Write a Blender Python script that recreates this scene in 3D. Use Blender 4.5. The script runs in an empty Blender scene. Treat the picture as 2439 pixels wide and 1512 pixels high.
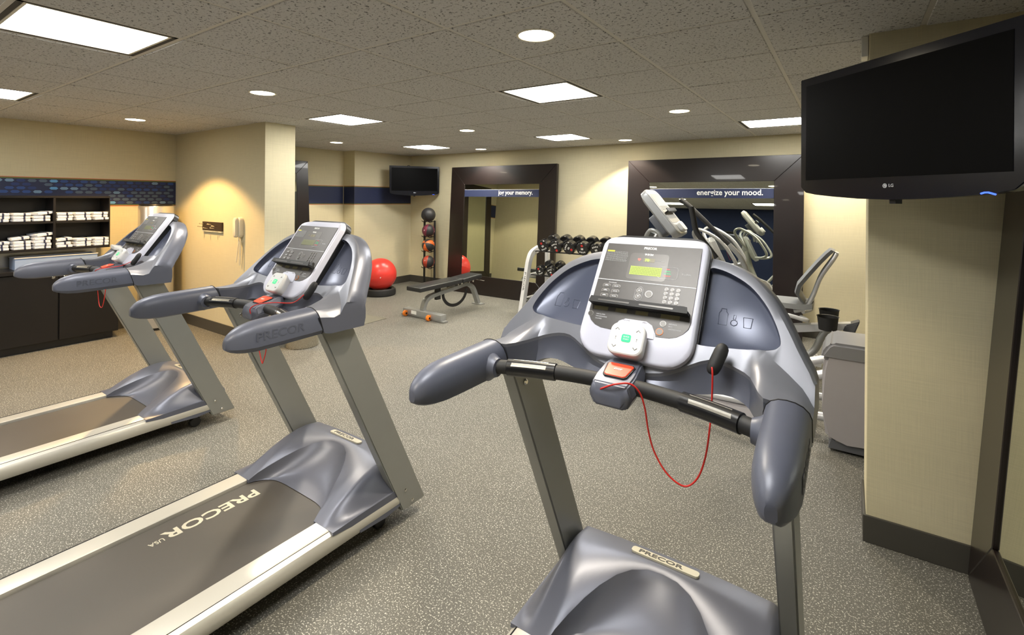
import bpy, bmesh, math, random
from mathutils import Vector, Matrix
R = math.radians
random.seed(7)
S = bpy.context.scene
COL = S.collection

# ------------------------------------------------------------------ camera
YAW, ROLL, FPX, CY, CAMZ = 0.59837, 0.0075, 1177.2, 471.9, 1.6
cd = bpy.data.cameras.new('camera'); cam = bpy.data.objects.new('camera', cd); COL.objects.link(cam)
fw = Vector((-math.sin(YAW), math.cos(YAW), 0)); rt = Vector((math.cos(YAW), math.sin(YAW), 0)); up = Vector((0, 0, 1))
r2 = rt*math.cos(ROLL)+up*math.sin(ROLL); u2 = -rt*math.sin(ROLL)+up*math.cos(ROLL)
cam.matrix_world = Matrix(((r2.x, u2.x, -fw.x, 0), (r2.y, u2.y, -fw.y, 0), (r2.z, u2.z, -fw.z, CAMZ), (0, 0, 0, 1)))
cd.sensor_width = 36; cd.lens = 36*FPX/2439; cd.shift_y = -(756-CY)/2439; cd.clip_start = .02
S.camera = cam
# ------------------------------------------------------------------ world, exposure
w = bpy.data.worlds.new('world'); S.world = w; w.use_nodes = True
w.node_tree.nodes['Background'].inputs[0].default_value = (.9, .95, 1, 1)
w.node_tree.nodes['Background'].inputs[1].default_value = .02
S.view_settings.view_transform = 'Standard'; S.view_settings.look = 'None'
S.view_settings.gamma = 1; S.view_settings.use_curve_mapping = False
S.view_settings.exposure = 1.36
PANEL_E, CAN_E, CAN_W = 13.0, 9.0, 52.0

# ------------------------------------------------------------------ materials
MATS = {}
def nt(m): return m.node_tree.nodes, m.node_tree.links
def mat(name, col, rough=.5, metal=0, emit=None, es=0, spec=.5, bump=None, var=None, coat=0):
    """bump=(scale,strength,distance) noise bump; var=(scale,amount) faint colour variation"""
    m = bpy.data.materials.new(name); m.use_nodes = True
    n, l = nt(m); b = n['Principled BSDF']
    b.inputs['Base Color'].default_value = (*col, 1); b.inputs['Roughness'].default_value = rough
    b.inputs['Metallic'].default_value = metal; b.inputs['Specular IOR Level'].default_value = spec
    b.inputs['Coat Weight'].default_value = coat
    if emit: b.inputs['Emission Color'].default_value = (*emit, 1); b.inputs['Emission Strength'].default_value = es
    tc = n.new('ShaderNodeTexCoord')
    if var or not bump:
        sc, am = var or (9, .04)
        nz = n.new('ShaderNodeTexNoise'); nz.inputs['Scale'].default_value = sc; nz.inputs['Detail'].default_value = 3
        l.new(tc.outputs['Object'], nz.inputs['Vector'])
        mx = n.new('ShaderNodeMix'); mx.data_type = 'RGBA'
        mx.inputs[6].default_value = (*[c*(1-am) for c in col], 1); mx.inputs[7].default_value = (*[min(1, c*(1+am)) for c in col], 1)
        l.new(nz.outputs['Fac'], mx.inputs[0]); l.new(mx.outputs[2], b.inputs['Base Color'])
    if bump:
        nb = n.new('ShaderNodeTexNoise'); nb.inputs['Scale'].default_value = bump[0]; nb.inputs['Detail'].default_value = 4
        l.new(tc.outputs['Object'], nb.inputs['Vector'])
        bp = n.new('ShaderNodeBump'); bp.inputs['Strength'].default_value = bump[1]; bp.inputs['Distance'].default_value = bump[2]
        l.new(nb.outputs['Fac'], bp.inputs['Height']); l.new(bp.outputs['Normal'], b.inputs['Normal'])
    MATS[name] = m; return m

def ramp(n, l, src, stops):
    r = n.new('ShaderNodeValToRGB'); r.color_ramp.interpolation = 'LINEAR'
    e = r.color_ramp.elements
    while len(e) < len(stops): e.new(.5)
    for i, (p, c) in enumerate(stops): e[i].position = p; e[i].color = (*c, 1)
    l.new(src, r.inputs[0]); return r
def mk_floor():
    m = bpy.data.materials.new('speckled_rubber'); m.use_nodes = True; n, l = nt(m); b = n['Principled BSDF']
    tc = n.new('ShaderNodeTexCoord')
    def fleck(scale, thr, soft, seed):
        mp = n.new('ShaderNodeMapping'); mp.inputs['Location'].default_value = (seed, seed*1.7, 0); l.new(tc.outputs['Object'], mp.inputs[0])
        nz = n.new('ShaderNodeTexNoise'); nz.inputs['Scale'].default_value = scale; nz.inputs['Detail'].default_value = 1.5
        l.new(mp.outputs[0], nz.inputs['Vector'])
        return ramp(n, l, nz.outputs['Fac'], [(thr, (0, 0, 0)), (thr+soft, (1, 1, 1))])
    f1 = fleck(150, .60, .03, 0); f2 = fleck(230, .62, .03, 5)
    big = n.new('ShaderNodeTexNoise'); big.inputs['Scale'].default_value = 1.3; l.new(tc.outputs['Object'], big.inputs['Vector'])
    base = ramp(n, l, big.outputs['Fac'], [(.3, (.098, .095, .082)), (.7, (.120, .116, .101))])
    m1 = n.new('ShaderNodeMix'); m1.data_type = 'RGBA'; m1.inputs[7].default_value = (.50, .485, .43, 1)
    l.new(f1.outputs[0], m1.inputs[0]); l.new(base.outputs[0], m1.inputs[6])
    m2 = n.new('ShaderNodeMix'); m2.data_type = 'RGBA'; m2.inputs[7].default_value = (.26, .25, .22, 1)
    l.new(f2.outputs[0], m2.inputs[0]); l.new(m1.outputs[2], m2.inputs[6]); l.new(m2.outputs[2], b.inputs['Base Color'])
    b.inputs['Roughness'].default_value = .55; b.inputs['Specular IOR Level'].default_value = .35
    nb = n.new('ShaderNodeTexNoise'); nb.inputs['Scale'].default_value = 260; l.new(tc.outputs['Object'], nb.inputs['Vector'])
    bp = n.new('ShaderNodeBump'); bp.inputs['Strength'].default_value = .25; bp.inputs['Distance'].default_value = .002
    l.new(nb.outputs['Fac'], bp.inputs['Height']); l.new(bp.outputs[0], b.inputs['Normal'])
    return m
def mk_wall(name, col, am=.05):
    m = bpy.data.materials.new(name); m.use_nodes = True; n, l = nt(m); b = n['Principled BSDF']
    tc = n.new('ShaderNodeTexCoord')
    def strand(sx, sy, sz):
        mp = n.new('ShaderNodeMapping'); mp.inputs['Scale'].default_value = (sx, sy, sz); l.new(tc.outputs['Object'], mp.inputs[0])
        nz = n.new('ShaderNodeTexNoise'); nz.inputs['Scale'].default_value = 1; nz.inputs['Detail'].default_value = 3; l.new(mp.outputs[0], nz.inputs['Vector']); return nz
    a, c = strand(300, 300, 6), strand(6, 6, 320)
    ad = n.new('ShaderNodeMath'); ad.operation = 'ADD'; l.new(a.outputs['Fac'], ad.inputs[0]); l.new(c.outputs['Fac'], ad.inputs[1])
    hf = n.new('ShaderNodeMath'); hf.operation = 'MULTIPLY'; hf.inputs[1].default_value = .5; l.new(ad.outputs[0], hf.inputs[0])
    rp = ramp(n, l, hf.outputs[0], [(.35, tuple(v*(1-am*1.6) for v in col)), (.65, tuple(min(1, v*(1+am)) for v in col))])
    l.new(rp.outputs[0], b.inputs['Base Color']); b.inputs['Roughness'].default_value = .8; b.inputs['Specular IOR Level'].default_value = .2
    bp = n.new('ShaderNodeBump'); bp.inputs['Strength'].default_value = .15; bp.inputs['Distance'].default_value = .001
    l.new(hf.outputs[0], bp.inputs['Height']); l.new(bp.outputs[0], b.inputs['Normal'])
    MATS[name] = m; return m
def mk_tile():
    m = bpy.data.materials.new('fissured_tile'); m.use_nodes = True; n, l = nt(m); b = n['Principled BSDF']
    tc = n.new('ShaderNodeTexCoord'); ob = n.new('ShaderNodeObjectInfo')
    ad = n.new('ShaderNodeVectorMath'); l.new(tc.outputs['Object'], ad.inputs[0])
    vs = n.new('ShaderNodeVectorMath'); vs.operation = 'SCALE'; vs.inputs[0].default_value = (13, 7, 0); l.new(ob.outputs['Random'], vs.inputs['Scale']); l.new(vs.outputs[0], ad.inputs[1])
    n1 = n.new('ShaderNodeTexNoise'); n1.inputs['Scale'].default_value = 75; n1.inputs['Detail'].default_value = 2.5; n1.inputs['Distortion'].default_value = .6; l.new(ad.outputs[0], n1.inputs['Vector'])
    pit = ramp(n, l, n1.outputs['Fac'], [(.36, (0, 0, 0)), (.41, (1, 1, 1))])
    n2 = n.new('ShaderNodeTexNoise'); n2.inputs['Scale'].default_value = 190; l.new(ad.outputs[0], n2.inputs['Vector'])
    base = ramp(n, l, n2.outputs['Fac'], [(.35, (.53, .52, .515)), (.65, (.62, .612, .60))])
    mx = n.new('ShaderNodeMix'); mx.data_type = 'RGBA'; mx.inputs[6].default_value = (.20, .195, .19, 1)
    l.new(pit.outputs[0], mx.inputs[0]); l.new(base.outputs[0], mx.inputs[7]); l.new(mx.outputs[2], b.inputs['Base Color'])
    b.inputs['Roughness'].default_value = .95; b.inputs['Specular IOR Level'].default_value = .1
    bp = n.new('ShaderNodeBump'); bp.inputs['Strength'].default_value = .5; bp.inputs['Distance'].default_value = .003
    l.new(pit.outputs[0], bp.inputs['Height']); l.new(bp.outputs[0], b.inputs['Normal'])
    return m
FLOOR = mk_floor(); TILE = mk_tile()
WALL = mk_wall('beige_wallcovering', (.61, .55, .375)); NAVYW = mk_wall('navy_wall_paint', (.02, .028, .065))
GRID = mat('ceiling_grid_paint', (.58, .55, .50), .5)
BASEB = mat('rubber_baseboard', (.058, .054, .045), .5)
ESP = mat('espresso_wood', (.009, .005, .0045), .3, var=(4, .35), coat=.2)
ESPB = mat('black_brown_laminate', (.006, .005, .0055), .35, var=(3, .3))
GLASSM = mat('mirror_silver', (.74, .77, .68), .004, 1, var=(1, .001))
NAVY = mat('navy_print', (.014, .022, .07), .55)
RED = mat('red_stripe', (.55, .10, .06), .6); OLIVE = mat('olive_stripe', (.12, .14, .035), .6)
WHITE = mat('white_lettering', (.85, .85, .82), .5)
HOODF = mat('blue_grey_plastic_lit', (.185, .192, .225), .38, .3, bump=(420, .12, .0006))  # hood plastic lightened to paint in the light on its face
HOOD = mat('blue_grey_plastic', (.125, .134, .175), .36, .3, bump=(420, .12, .0006))
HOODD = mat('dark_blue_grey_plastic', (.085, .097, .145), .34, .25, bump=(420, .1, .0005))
HANDLE = mat('textured_blue_grey_grip', (.095, .104, .142), .42, .15, bump=(520, .2, .0006))
HANDD = mat('embossed_grip_lettering', (.075, .082, .11), .5)
SEAM = mat('black_seam', (.006, .006, .007), .6)
PLATE = mat('pearl_white_plastic', (.62, .63, .74), .32, .05, coat=.3)
PANEL = mat('brushed_graphite_panel', (.070, .066, .064), .42, .35, var=(60, .08))
LINE = mat('pale_grey_print', (.62, .63, .66), .5); TXT = mat('fine_grey_print', (.33, .34, .34), .6)
KEY = mat('dark_key', (.09, .085, .08), .35, .3); KEYR = mat('key_rim', (.30, .29, .28), .35, .4)
BLACK = mat('black_plastic', (.010, .010, .011), .3); BLACKM = mat('matt_black_rubber', (.013, .013, .014), .6)
SCR = mat('tv_screen_glass', (.0022, .0022, .0025), .42, spec=.06)
TVB = mat('piano_black_bezel', (.006, .007, .013), .16)
UPR = mat('satin_grey_powdercoat', (.31, .315, .30), .32, .45)
RAIL = mat('satin_aluminium_rail', (.62, .60, .54), .33, .45, var=(3, .03))
RAILS = mat('brushed_aluminium_side', (.52, .51, .48), .3, .6)
BELT = mat('worn_brown_belt', (.060, .053, .046), .5, bump=(600, .2, .0005), var=(2.5, .12))
BRIGHT = mat('bright_sensor_steel', (.80, .78, .72), .22, .9)
STEEL = mat('polished_steel', (.72, .70, .66), .12, 1); BRUSH = mat('brushed_steel', (.55, .53, .5), .27, 1)
CHAMP = mat('champagne_badge', (.62, .59, .48), .35, .3)
REDB = mat('red_stop_button', (.85, .07, .03), .35, emit=(1, .08, .03), es=.08); CORD = mat('red_cord', (.62, .02, .015), .45)
ORNG = mat('orange_wheel', (.85, .22, .02), .4)
GREEN = mat('green_start_button', (.0, .55, .16), .4, emit=(0, .6, .18), es=.35)
LCD = mat('lit_green_matrix', (.30, .38, .06), .5, emit=(.36, .48, .06), es=.35); LCDD = mat('dark_matrix_dots', (.12, .17, .03), .5)
LCDOFF = mat('unlit_amber_window', (.16, .14, .075), .35); LEDG = mat('green_led', (.2, .8, .05), .5, emit=(.35, 1, .05), es=.8); LEDR = mat('red_led', (.8, .1, .08), .5, emit=(1, .12, .1), es=.4)
YEL = mat('yellow_label', (.75, .68, .03), .5)
REDBALL = mat('red_vinyl', (.72, .045, .035), .32, spec=.5, var=(6, .06)); BALLK = mat('black_ball_rubber', (.022, .022, .024), .5, bump=(200, .2, .001))
MAROON = mat('maroon_ball_rubber', (.16, .02, .045), .5); OBALL = mat('orange_ball_rubber', (.72, .14, .02), .5); RBALL = mat('brick_ball_rubber', (.38, .045, .02), .5)
VINYL = mat('black_vinyl', (.022, .023, .025), .34, bump=(300, .1, .0005))
SILV = mat('silver_frame_paint', (.36, .37, .37), .32, .5); LSILV = mat('light_silver_paint', (.66, .67, .69), .32, .35)
GREYC = mat('warm_grey_cover', (.33, .315, .33), .5, 0); DGREY = mat('dark_grey_cover', (.10, .105, .12), .45, .1)
TOWEL = mat('white_terry', (.80, .83, .90), .95, bump=(300, .6, .002), spec=.1); STRIPE = mat('navy_towel_stripe', (.03, .04, .10), .9)
IVORY = mat('ivory_phone_plastic', (.72, .66, .52), .4); PBLUE = mat('pale_blue_plastic', (.28, .38, .60), .4)
MAT = mat('thin_brown_mat', (.16, .15, .115), .8); WHITEP = mat('white_plastic', (.64, .64, .63), .35)
DUMB = mat('black_urethane', (.008, .008, .009), .22, coat=.3); DTXT = mat('dumbbell_white_print', (.75, .75, .75), .5); DRED = mat('dumbbell_red_print', (.5, .02, .02), .5)
DIFF = mat('lit_diffuser', (.9, .9, .9), .5, emit=(1, .985, .94), es=PANEL_E); CAND = mat('lit_downlight', (1, .9, .7), .5, emit=(1, .88, .66), es=CAN_E)
TROF = mat('troffer_shadow_gap', (.05, .045, .04), .7); CANTR = mat('downlight_trim', (.75, .70, .58), .4)
BLUEG = mat('blue_standby_glow', (.02, .05, .5), .3, emit=(.05, .12, 1), es=1.0)
HEXC = [mat('hexagon_%s' % k, c, .55) for k, c in (('pale', (.16, .27, .42)), ('slate', (.075, .115, .18)), ('blue', (.022, .065, .24)), ('deep', (.014, .035, .15)), ('sky', (.11, .32, .62)))]

# ------------------------------------------------------------------ helpers
def link(o, parent=None):
    COL.objects.link(o)
    if parent: o.parent = parent
    return o
def meshobj(name, bm, m, parent=None, smooth=False, ang=35):
    me = bpy.data.meshes.new(name); bmesh.ops.recalc_face_normals(bm, faces=bm.faces); bm.to_mesh(me); bm.free()
    for mm in (m if isinstance(m, (list, tuple)) else [m]): me.materials.append(mm)
    if smooth:
        me.polygons.foreach_set('use_smooth', [True]*len(me.polygons))
        if ang: me.set_sharp_from_angle(angle=R(ang))
    o = bpy.data.objects.new(name, me); return link(o, parent)
def tag(o, label=None, cat=None, group=None, kind=None):
    if label: o['label'] = label
    if cat: o['category'] = cat
    if group: o['group'] = group
    if kind: o['kind'] = kind
    return o
def empty(name, loc, label, cat, group=None, rz=0):
    o = bpy.data.objects.new(name, None); o.empty_display_size = .1; COL.objects.link(o)
    o.location = loc; o.rotation_euler = (0, 0, rz); return tag(o, label, cat, group)
def dup(root, loc, rz=0, label=None, group=None):
    r = root.copy(); COL.objects.link(r); r.location = loc; r.rotation_euler = (0, 0, rz)
    if label: r['label'] = label
    if group: r['group'] = group
    def rec(a, b):
        for ch in list(a.children):
            c = ch.copy(); COL.objects.link(c); c.parent = b; rec(ch, c)
    rec(root, r); return r
def box(bm, x0, x1, y0, y1, z0, z1, M=None):
    vs = [bm.verts.new((x, y, z)) for z in (z0, z1) for y in (y0, y1) for x in (x0, x1)]
    fs = [(0, 1, 3, 2), (4, 6, 7, 5), (0, 4, 5, 1), (2, 3, 7, 6), (0, 2, 6, 4), (1, 5, 7, 3)]
    for f in fs: bm.faces.new([vs[i] for i in f])
    if M is not None:
        for v in vs: v.co = M @ v.co
    return vs
def bbox(x0, x1, y0, y1, z0, z1, bev=0, seg=2, M=None):
    bm = bmesh.new(); box(bm, x0, x1, y0, y1, z0, z1)
    if bev: bmesh.ops.bevel(bm, geom=bm.edges[:], offset=bev, segments=seg, affect='EDGES', profile=.6)
    if M is not None: bmesh.ops.transform(bm, matrix=M, verts=bm.verts)
    return bm
def prism(bm, pts, f, a, b, caps=True):
    """pts 2-D outline; f(u,v,w)->3D; extruded from w=a to w=b"""
    A = [bm.verts.new(f(u, v, a)) for u, v in pts]; B = [bm.verts.new(f(u, v, b)) for u, v in pts]; n = len(pts)
    for i in range(n): bm.faces.new((A[i], A[(i+1) % n], B[(i+1) % n], B[i]))
    if caps: bm.faces.new(A[::-1]); bm.faces.new(B)
    return A, B
def tube(bm, pts, r, seg=10, closed=False, caps=True):
    pts = [Vector(p) for p in pts]; n = len(pts); rings = []
    rr = r if isinstance(r, (list, tuple)) else [r]*n
    prev = None
    for i, p in enumerate(pts):
        if closed: t = (pts[(i+1) % n]-pts[i-1]).normalized()
        else: t = ((pts[min(i+1, n-1)]-pts[max(i-1, 0)])).normalized()
        if prev is None:
            a = Vector((0, 0, 1)) if abs(t.z) < .9 else Vector((1, 0, 0)); nrm = t.cross(a).normalized()
        else:
            nrm = (prev-t*prev.dot(t)).normalized()
        prev = nrm; bn = t.cross(nrm)
        rings.append([bm.verts.new(p+(nrm*math.cos(2*math.pi*k/seg)+bn*math.sin(2*math.pi*k/seg))*rr[i]) for k in range(seg)])
    m = n if closed else n-1
    for i in range(m):
        a, b = rings[i], rings[(i+1) % n]
        for k in range(seg): bm.faces.new((a[k], a[(k+1) % seg], b[(k+1) % seg], b[k]))
    if caps and not closed: bm.faces.new(rings[0][::-1]); bm.faces.new(rings[-1])
def spline(P, n=8):
    P = [Vector(p) for p in P]; out = []
    for i in range(len(P)-1):
        p0, p1, p2, p3 = P[max(i-1, 0)], P[i], P[i+1], P[min(i+2, len(P)-1)]
        for k in range(n):
            t = k/n
            out.append(.5*((2*p1)+(-p0+p2)*t+(2*p0-5*p1+4*p2-p3)*t*t+(-p0+3*p1-3*p2+p3)*t**3))
    out.append(P[-1]); return out
def lathe(bm, prof, seg=24, M=None, caps=True):
    rings = []
    for r, z in prof:
        rings.append([bm.verts.new((r*math.cos(2*math.pi*k/seg), r*math.sin(2*math.pi*k/seg), z)) for k in range(seg)])
    for a, b in zip(rings, rings[1:]):
        for k in range(seg): bm.faces.new((a[k], a[(k+1) % seg], b[(k+1) % seg], b[k]))
    if caps: bm.faces.new(rings[0][::-1]); bm.faces.new(rings[-1])
    if M is not None:
        for rg in rings:
            for v in rg: v.co = M @ v.co
def loft(bm, secs, closed_sec=True, cap=True):
    V = [[bm.verts.new(p) for p in s] for s in secs]; n = len(V[0])
    for a, b in zip(V, V[1:]):
        for k in range(n if closed_sec else n-1): bm.faces.new((a[k], a[(k+1) % n], b[(k+1) % n], b[k]))
    if cap and closed_sec: bm.faces.new(V[0][::-1]); bm.faces.new(V[-1])
    return V
def interp(tab, x):
    if x <= tab[0][0]: return tab[0][1]
    for (a, fa), (b, fb) in zip(tab, tab[1:]):
        if x <= b:
            t = (x-a)/(b-a); t = t*t*(3-2*t) if False else t
            return fa+(fb-fa)*t
    return tab[-1][1]
def frame(o, x, y):
    x = Vector(x).normalized(); y = Vector(y).normalized(); z = x.cross(y).normalized(); y = z.cross(x)
    return Matrix(((x.x, y.x, z.x, o[0]), (x.y, y.y, z.y, o[1]), (x.z, y.z, z.z, o[2]), (0, 0, 0, 1)))
def text(body, size, m, M, parent=None, name='lettering', ext=.0006, off=0.0, align='CENTER', sx=1, width=None):
    c = bpy.data.curves.new(name, 'FONT'); c.body = body; c.size = size; c.extrude = ext; c.offset = off
    c.align_x = align; c.align_y = 'CENTER'; c.resolution_u = 3
    o = bpy.data.objects.new(name, c); COL.objects.link(o)
    dg = bpy.context.evaluated_depsgraph_get(); dg.update()
    me = bpy.data.meshes.new_from_object(o.evaluated_get(dg)); bpy.data.objects.remove(o); bpy.data.curves.remove(c)
    xs = [v.co.x for v in me.vertices]; wd = max(xs)-min(xs)
    if width: sx = width/wd; me.transform(Matrix.Diagonal((sx, 1, 1, 1)))
    else: me.transform(Matrix.Diagonal((sx, 1, 1, 1)))
    me.transform(M); me.materials.clear(); me.materials.append(m); me.name = name
    return link(bpy.data.objects.new(name, me), parent)
def rrect(w, h, r, seg=5, cx=0, cy=0, rb=None):
    rb = r if rb is None else rb; P = []
    for (sx, sy, a0, q) in ((1, 1, 0, r), (-1, 1, 90, r), (-1, -1, 180, rb), (1, -1, 270, rb)):
        for k in range(seg+1):
            a = R(a0+90*k/seg); P.append((cx+sx*(w/2-q)+q*math.cos(a), cy+sy*(h/2-q)+q*math.sin(a)))
    return P

# ------------------------------------------------------------------ the room
CZ = 2.387
X0, X1, Y0, Y1 = -7.22, 1.7, -3.0, 6.73
GX, GY, T = -2.1674, 1.12, .6096
def struct(name, bm, m, parent=None, **k):
    o = meshobj(name, bm, m, parent, **k)
    if not parent: o['kind'] = 'structure'
    return o
struct('floor', bbox(X0-.2, X1+.2, Y0-.2, Y1+.2, -.1, 0), FLOOR)
ceil = struct('ceiling', bbox(X0-.2, X1+.2, Y0-.2, Y1+.2, CZ+.06, CZ+.16), GRID)
struct('wall_left', bbox(X0-.2, X0, Y0, Y1, 0, CZ+.06), WALL)
struct('wall_back', bbox(X0-.2, X1+.2, Y1, Y1+.2, 0, CZ+.06), WALL)
struct('wall_right', bbox(X1, X1+.2, 3.2, Y1, 0, CZ+.06), WALL)
struct('wall_right_near', bbox(.66, .86, Y0, 2.87, 0, CZ+.06), WALL)
struct('wall_front', bbox(X0-.2, .86, Y0-.2, Y0, 0, CZ+.06), NAVYW)
struct('wall_stub_right', bbox(.075, X1+.2, 2.87, 3.22, 0, CZ+.06, .004), WALL)
struct('wall_partition', bbox(X0, -5.095, 2.84, 3.185, 0, CZ+.06, .004), WALL)
struct('wall_pilaster', bbox(X0, -6.93, 5.42, Y1, 0, CZ+.06, .003), WALL)
BH = .125
def bb(name, x0, x1, y0, y1): struct(name, bbox(x0, x1, y0, y1, 0, BH, .003), BASEB)
bb('baseboard_back', -6.93, X1, Y1-.012, Y1); bb('baseboard_left', X0, X0+.012, 2.15, 2.84); bb('baseboard_pilaster', -6.93, -6.918, 5.42, Y1)
bb('baseboard_partition', X0, -5.083, 2.828, 2.84); bb('baseboard_partition_end', -5.095, -5.083, 2.84, 3.185)
bb('baseboard_stub', .063, .66, 2.858, 2.87); bb('baseboard_stub_end', .063, .075, 2.87, 3.22); bb('baseboard_step', X0, -6.918, 5.408, 5.42)
bb('baseboard_left_far', X0, X0+.012, 3.185, 5.41)
# ceiling grid and tiles
gb = bmesh.new()
i0, i1 = int((GX-X1)/T)-1, int((GX-X0)/T)+1
j0, j1 = int((Y0-GY)/T)-1, int((Y1-GY)/T)+1
def inroom(x, y): return not (x > .075 and 2.87 < y < 3.22) and not (x > .66 and y < 2.87) and not (x < -5.1 and 2.84 < y < 3.18)
for i in range(i0, i1+1):
    x = GX-i*T
    if X0 < x < X1: box(gb, x-.012, x+.012, Y0, Y1, CZ+.004, CZ+.012); box(gb, x-.002, x+.002, Y0, Y1, CZ+.012, CZ+.05)
for j in range(j0, j1+1):
    y = GY+j*T
    if Y0 < y < Y1: box(gb, X0, X1, y-.012, y+.012, CZ+.0045, CZ+.012); box(gb, X0, X1, y-.002, y+.002, CZ+.012, CZ+.05)
meshobj('ceiling_grid', gb, GRID, ceil)
LIGHTS = [(-3, -1), (1, -1), (5, -1), (-1, 3), (3, 3), (-3, 7), (1, 7), (5, 7), (-1, -5), (3, -5), (7, -5)]  # first panel, over the viewpoint, is unseen, added to brighten the near treadmill
CANS = [(-2, 1), (2, 1), (6, 1), (6, 5), (2, 5), (-2, 5), (4, 8), (0, 8), (-4, 8), (-2, -3), (2, -3), (6, -3)]
tm = None
def tilemesh(w, d):
    bm = bmesh.new(); h = .010; a = .0075
    P = [(-w/2, -d/2), (w/2, -d/2), (w/2, d/2), (-w/2, d/2)]
    q = lambda s, z: [bm.verts.new((x-math.copysign(s, x), y-math.copysign(s, y), z)) for x, y in P]
    A, B, C_ = q(0, h+.008), q(a, h+.006), q(a, .003); D = q(a+.003, 0)
    for u, v in ((A, B), (B, C_), (C_, D)):
        for k in range(4): bm.faces.new((u[k], u[(k+1) % 4], v[(k+1) % 4], v[k]))
    bm.faces.new(D[::-1]); bm.faces.new(A)
    me = bpy.data.meshes.new('ceiling_tile'); bmesh.ops.recalc_face_normals(bm, faces=bm.faces); bm.to_mesh(me); bm.free(); me.materials.append(TILE); return me
cache = {}
for i in range(i0, i1+1):
    for j in range(j0, j1+1):
        xa, xb = max(GX-(i+1)*T, X0), min(GX-i*T, X1); ya, yb = max(GY+j*T, Y0), min(GY+(j+1)*T, Y1)
        if xb-xa < .05 or yb-ya < .05 or (i, j) in LIGHTS: continue
        xc, yc = (xa+xb)/2, (ya+yb)/2
        if xc > .9 and yc < 2.8: continue
        key = (round(xb-xa, 3), round(yb-ya, 3))
        if key not in cache: cache[key] = tilemesh(xb-xa-.006, yb-ya-.006)
        o = bpy.data.objects.new('ceiling_tile', cache[key]); o.location = (xc, yc, CZ); link(o, ceil)

WORDS = {(1, -1): 'large bright ceiling light panel at the upper left corner of the photo', (5, -1): 'ceiling light panel cut by the left edge, below the large one',
 (-1, 3): 'ceiling light panel above the right treadmill, between two downlights', (3, 3): 'ceiling light panel beside the top of the beige column',
 (-3, 7): 'ceiling light panel partly hidden behind the big television', (1, 7): 'far ceiling light panel above the wall between the two big mirrors',
 (5, 7): 'farthest ceiling light panel, near the small television'}
def light_panel(c):
    i, j = c; x, y = GX-(i+.5)*T, GY+(j+.5)*T
    t = empty('ceiling_light', (x, y, CZ), WORDS.get(c, 'ceiling light panel out of direct view'), 'light', 'lit square ceiling panels')
    h = T/2-.013
    bm = bmesh.new()
    for (a, b, c_, d) in ((-h, h, -h, -h+.02), (-h, h, h-.02, h), (-h, -h+.02, -h, h), (h-.02, h, -h, h)): box(bm, a, b, c_, d, .004, .05)
    box(bm, -h, h, -h, h, .05, .055)
    meshobj('troffer_frame', bm, TROF, t)
    bm = bmesh.new()
    for s in (-1, 1):
        box(bm, -h+.022, h-.022, s*(h-.028)-.006, s*(h-.028)+.006, .004, .012); box(bm, s*(h-.028)-.006, s*(h-.028)+.006, -h+.034, h-.034, .004, .012)
    meshobj('door_frame', bm, CANTR, t)
    bm = bmesh.new(); box(bm, -h+.034, h-.034, -h+.034, h-.034, .008, .014); meshobj('diffuser', bm, DIFF, t)
for c in LIGHTS: light_panel(c)
CW = {(-2, 1): 'round downlight nearest the viewpoint, above the right treadmill', (2, 1): 'round downlight above the middle treadmill', (6, 1): 'warm round downlight above the towel cabinet side, far left',
 (6, 5): 'small round downlight just right of the beige column', (2, 5): 'round downlight between the ball corner and the viewpoint, mid ceiling', (-2, 5): 'round downlight left of the big television',
 (4, 8): 'tiny far round downlight above the left big mirror', (0, 8): 'small round downlight just left of the right big mirror'}
def downlight(c):
    i, j = c; x, y = GX-(i+.5)*T, GY+(j+.5)*T
    warm = c in ((6, 1),)
    t = empty('downlight', (x, y, CZ), CW.get(c, 'round downlight seen only in the mirrors or behind the television'), 'light', 'round recessed downlights')
    bm = bmesh.new(); lathe(bm, [(.098, -.001), (.096, -.004), (.086, -.004), (.082, .0)], 32, caps=False); meshobj('trim_ring', bm, CANTR, t, True)
    bm = bmesh.new(); lathe(bm, [(.083, -.0022), (.083, -.0012)], 32); meshobj('lamp_lens', bm, CAND, t)
    ld = bpy.data.lights.new('downlight_beam', 'SPOT'); ld.energy = CAN_W*(2.0 if warm else 1); ld.color = (1, .62, .24) if warm else (1, .88, .68)
    ld.spot_size = R(114); ld.spot_blend = .22; ld.shadow_soft_size = .07
    lo = bpy.data.objects.new('downlight_beam', ld); lo.location = (0, 0, -.02); link(lo, t)
for c in CANS: downlight(c)

# wall border bands
def hexa(w, h): return [(w/2, 0), (w*.30, h/2), (-w*.30, h/2), (-w/2, 0), (-w*.30, -h/2), (w*.30, -h/2)]
def border(name, lab, f, length, hexes, z0=1.47, z1=1.79, corner=None):
    """f(u, v, w): u along the wall, v height, w out of the wall"""
    t = empty(name, f(0, z0, 0), lab, 'wall border'); inv = Vector(f(0, z0, 0))
    g = lambda u, v, w: Vector(f(u, v, w))-inv
    def strip(nm, a, b, m, w=.002):
        bm = bmesh.new(); prism(bm, [(0, a), (length, a), (length, b), (0, b)], g, .0005, w); meshobj(nm, bm, m, t)
    strip('navy_panel', z0+.02, z1-.02, NAVY); strip('red_stripe', z1-.006, z1, RED); strip('olive_stripe', z1-.02, z1-.006, OLIVE)
    strip('red_stripe', z0, z0+.007, RED); strip('olive_stripe', z0+.007, z0+.02, OLIVE)
    n = 0
    for (u, v, c) in hexes:
        bm = bmesh.new(); prism(bm, [(u+a, v+b) for a, b in hexa(.074, .030)], g, .002, .0028)
        o = meshobj('hexagon', bm, HEXC[c], t); n += 1
    return t
rr = random.Random(3); hx = []
L = 2.84-.3
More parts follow.
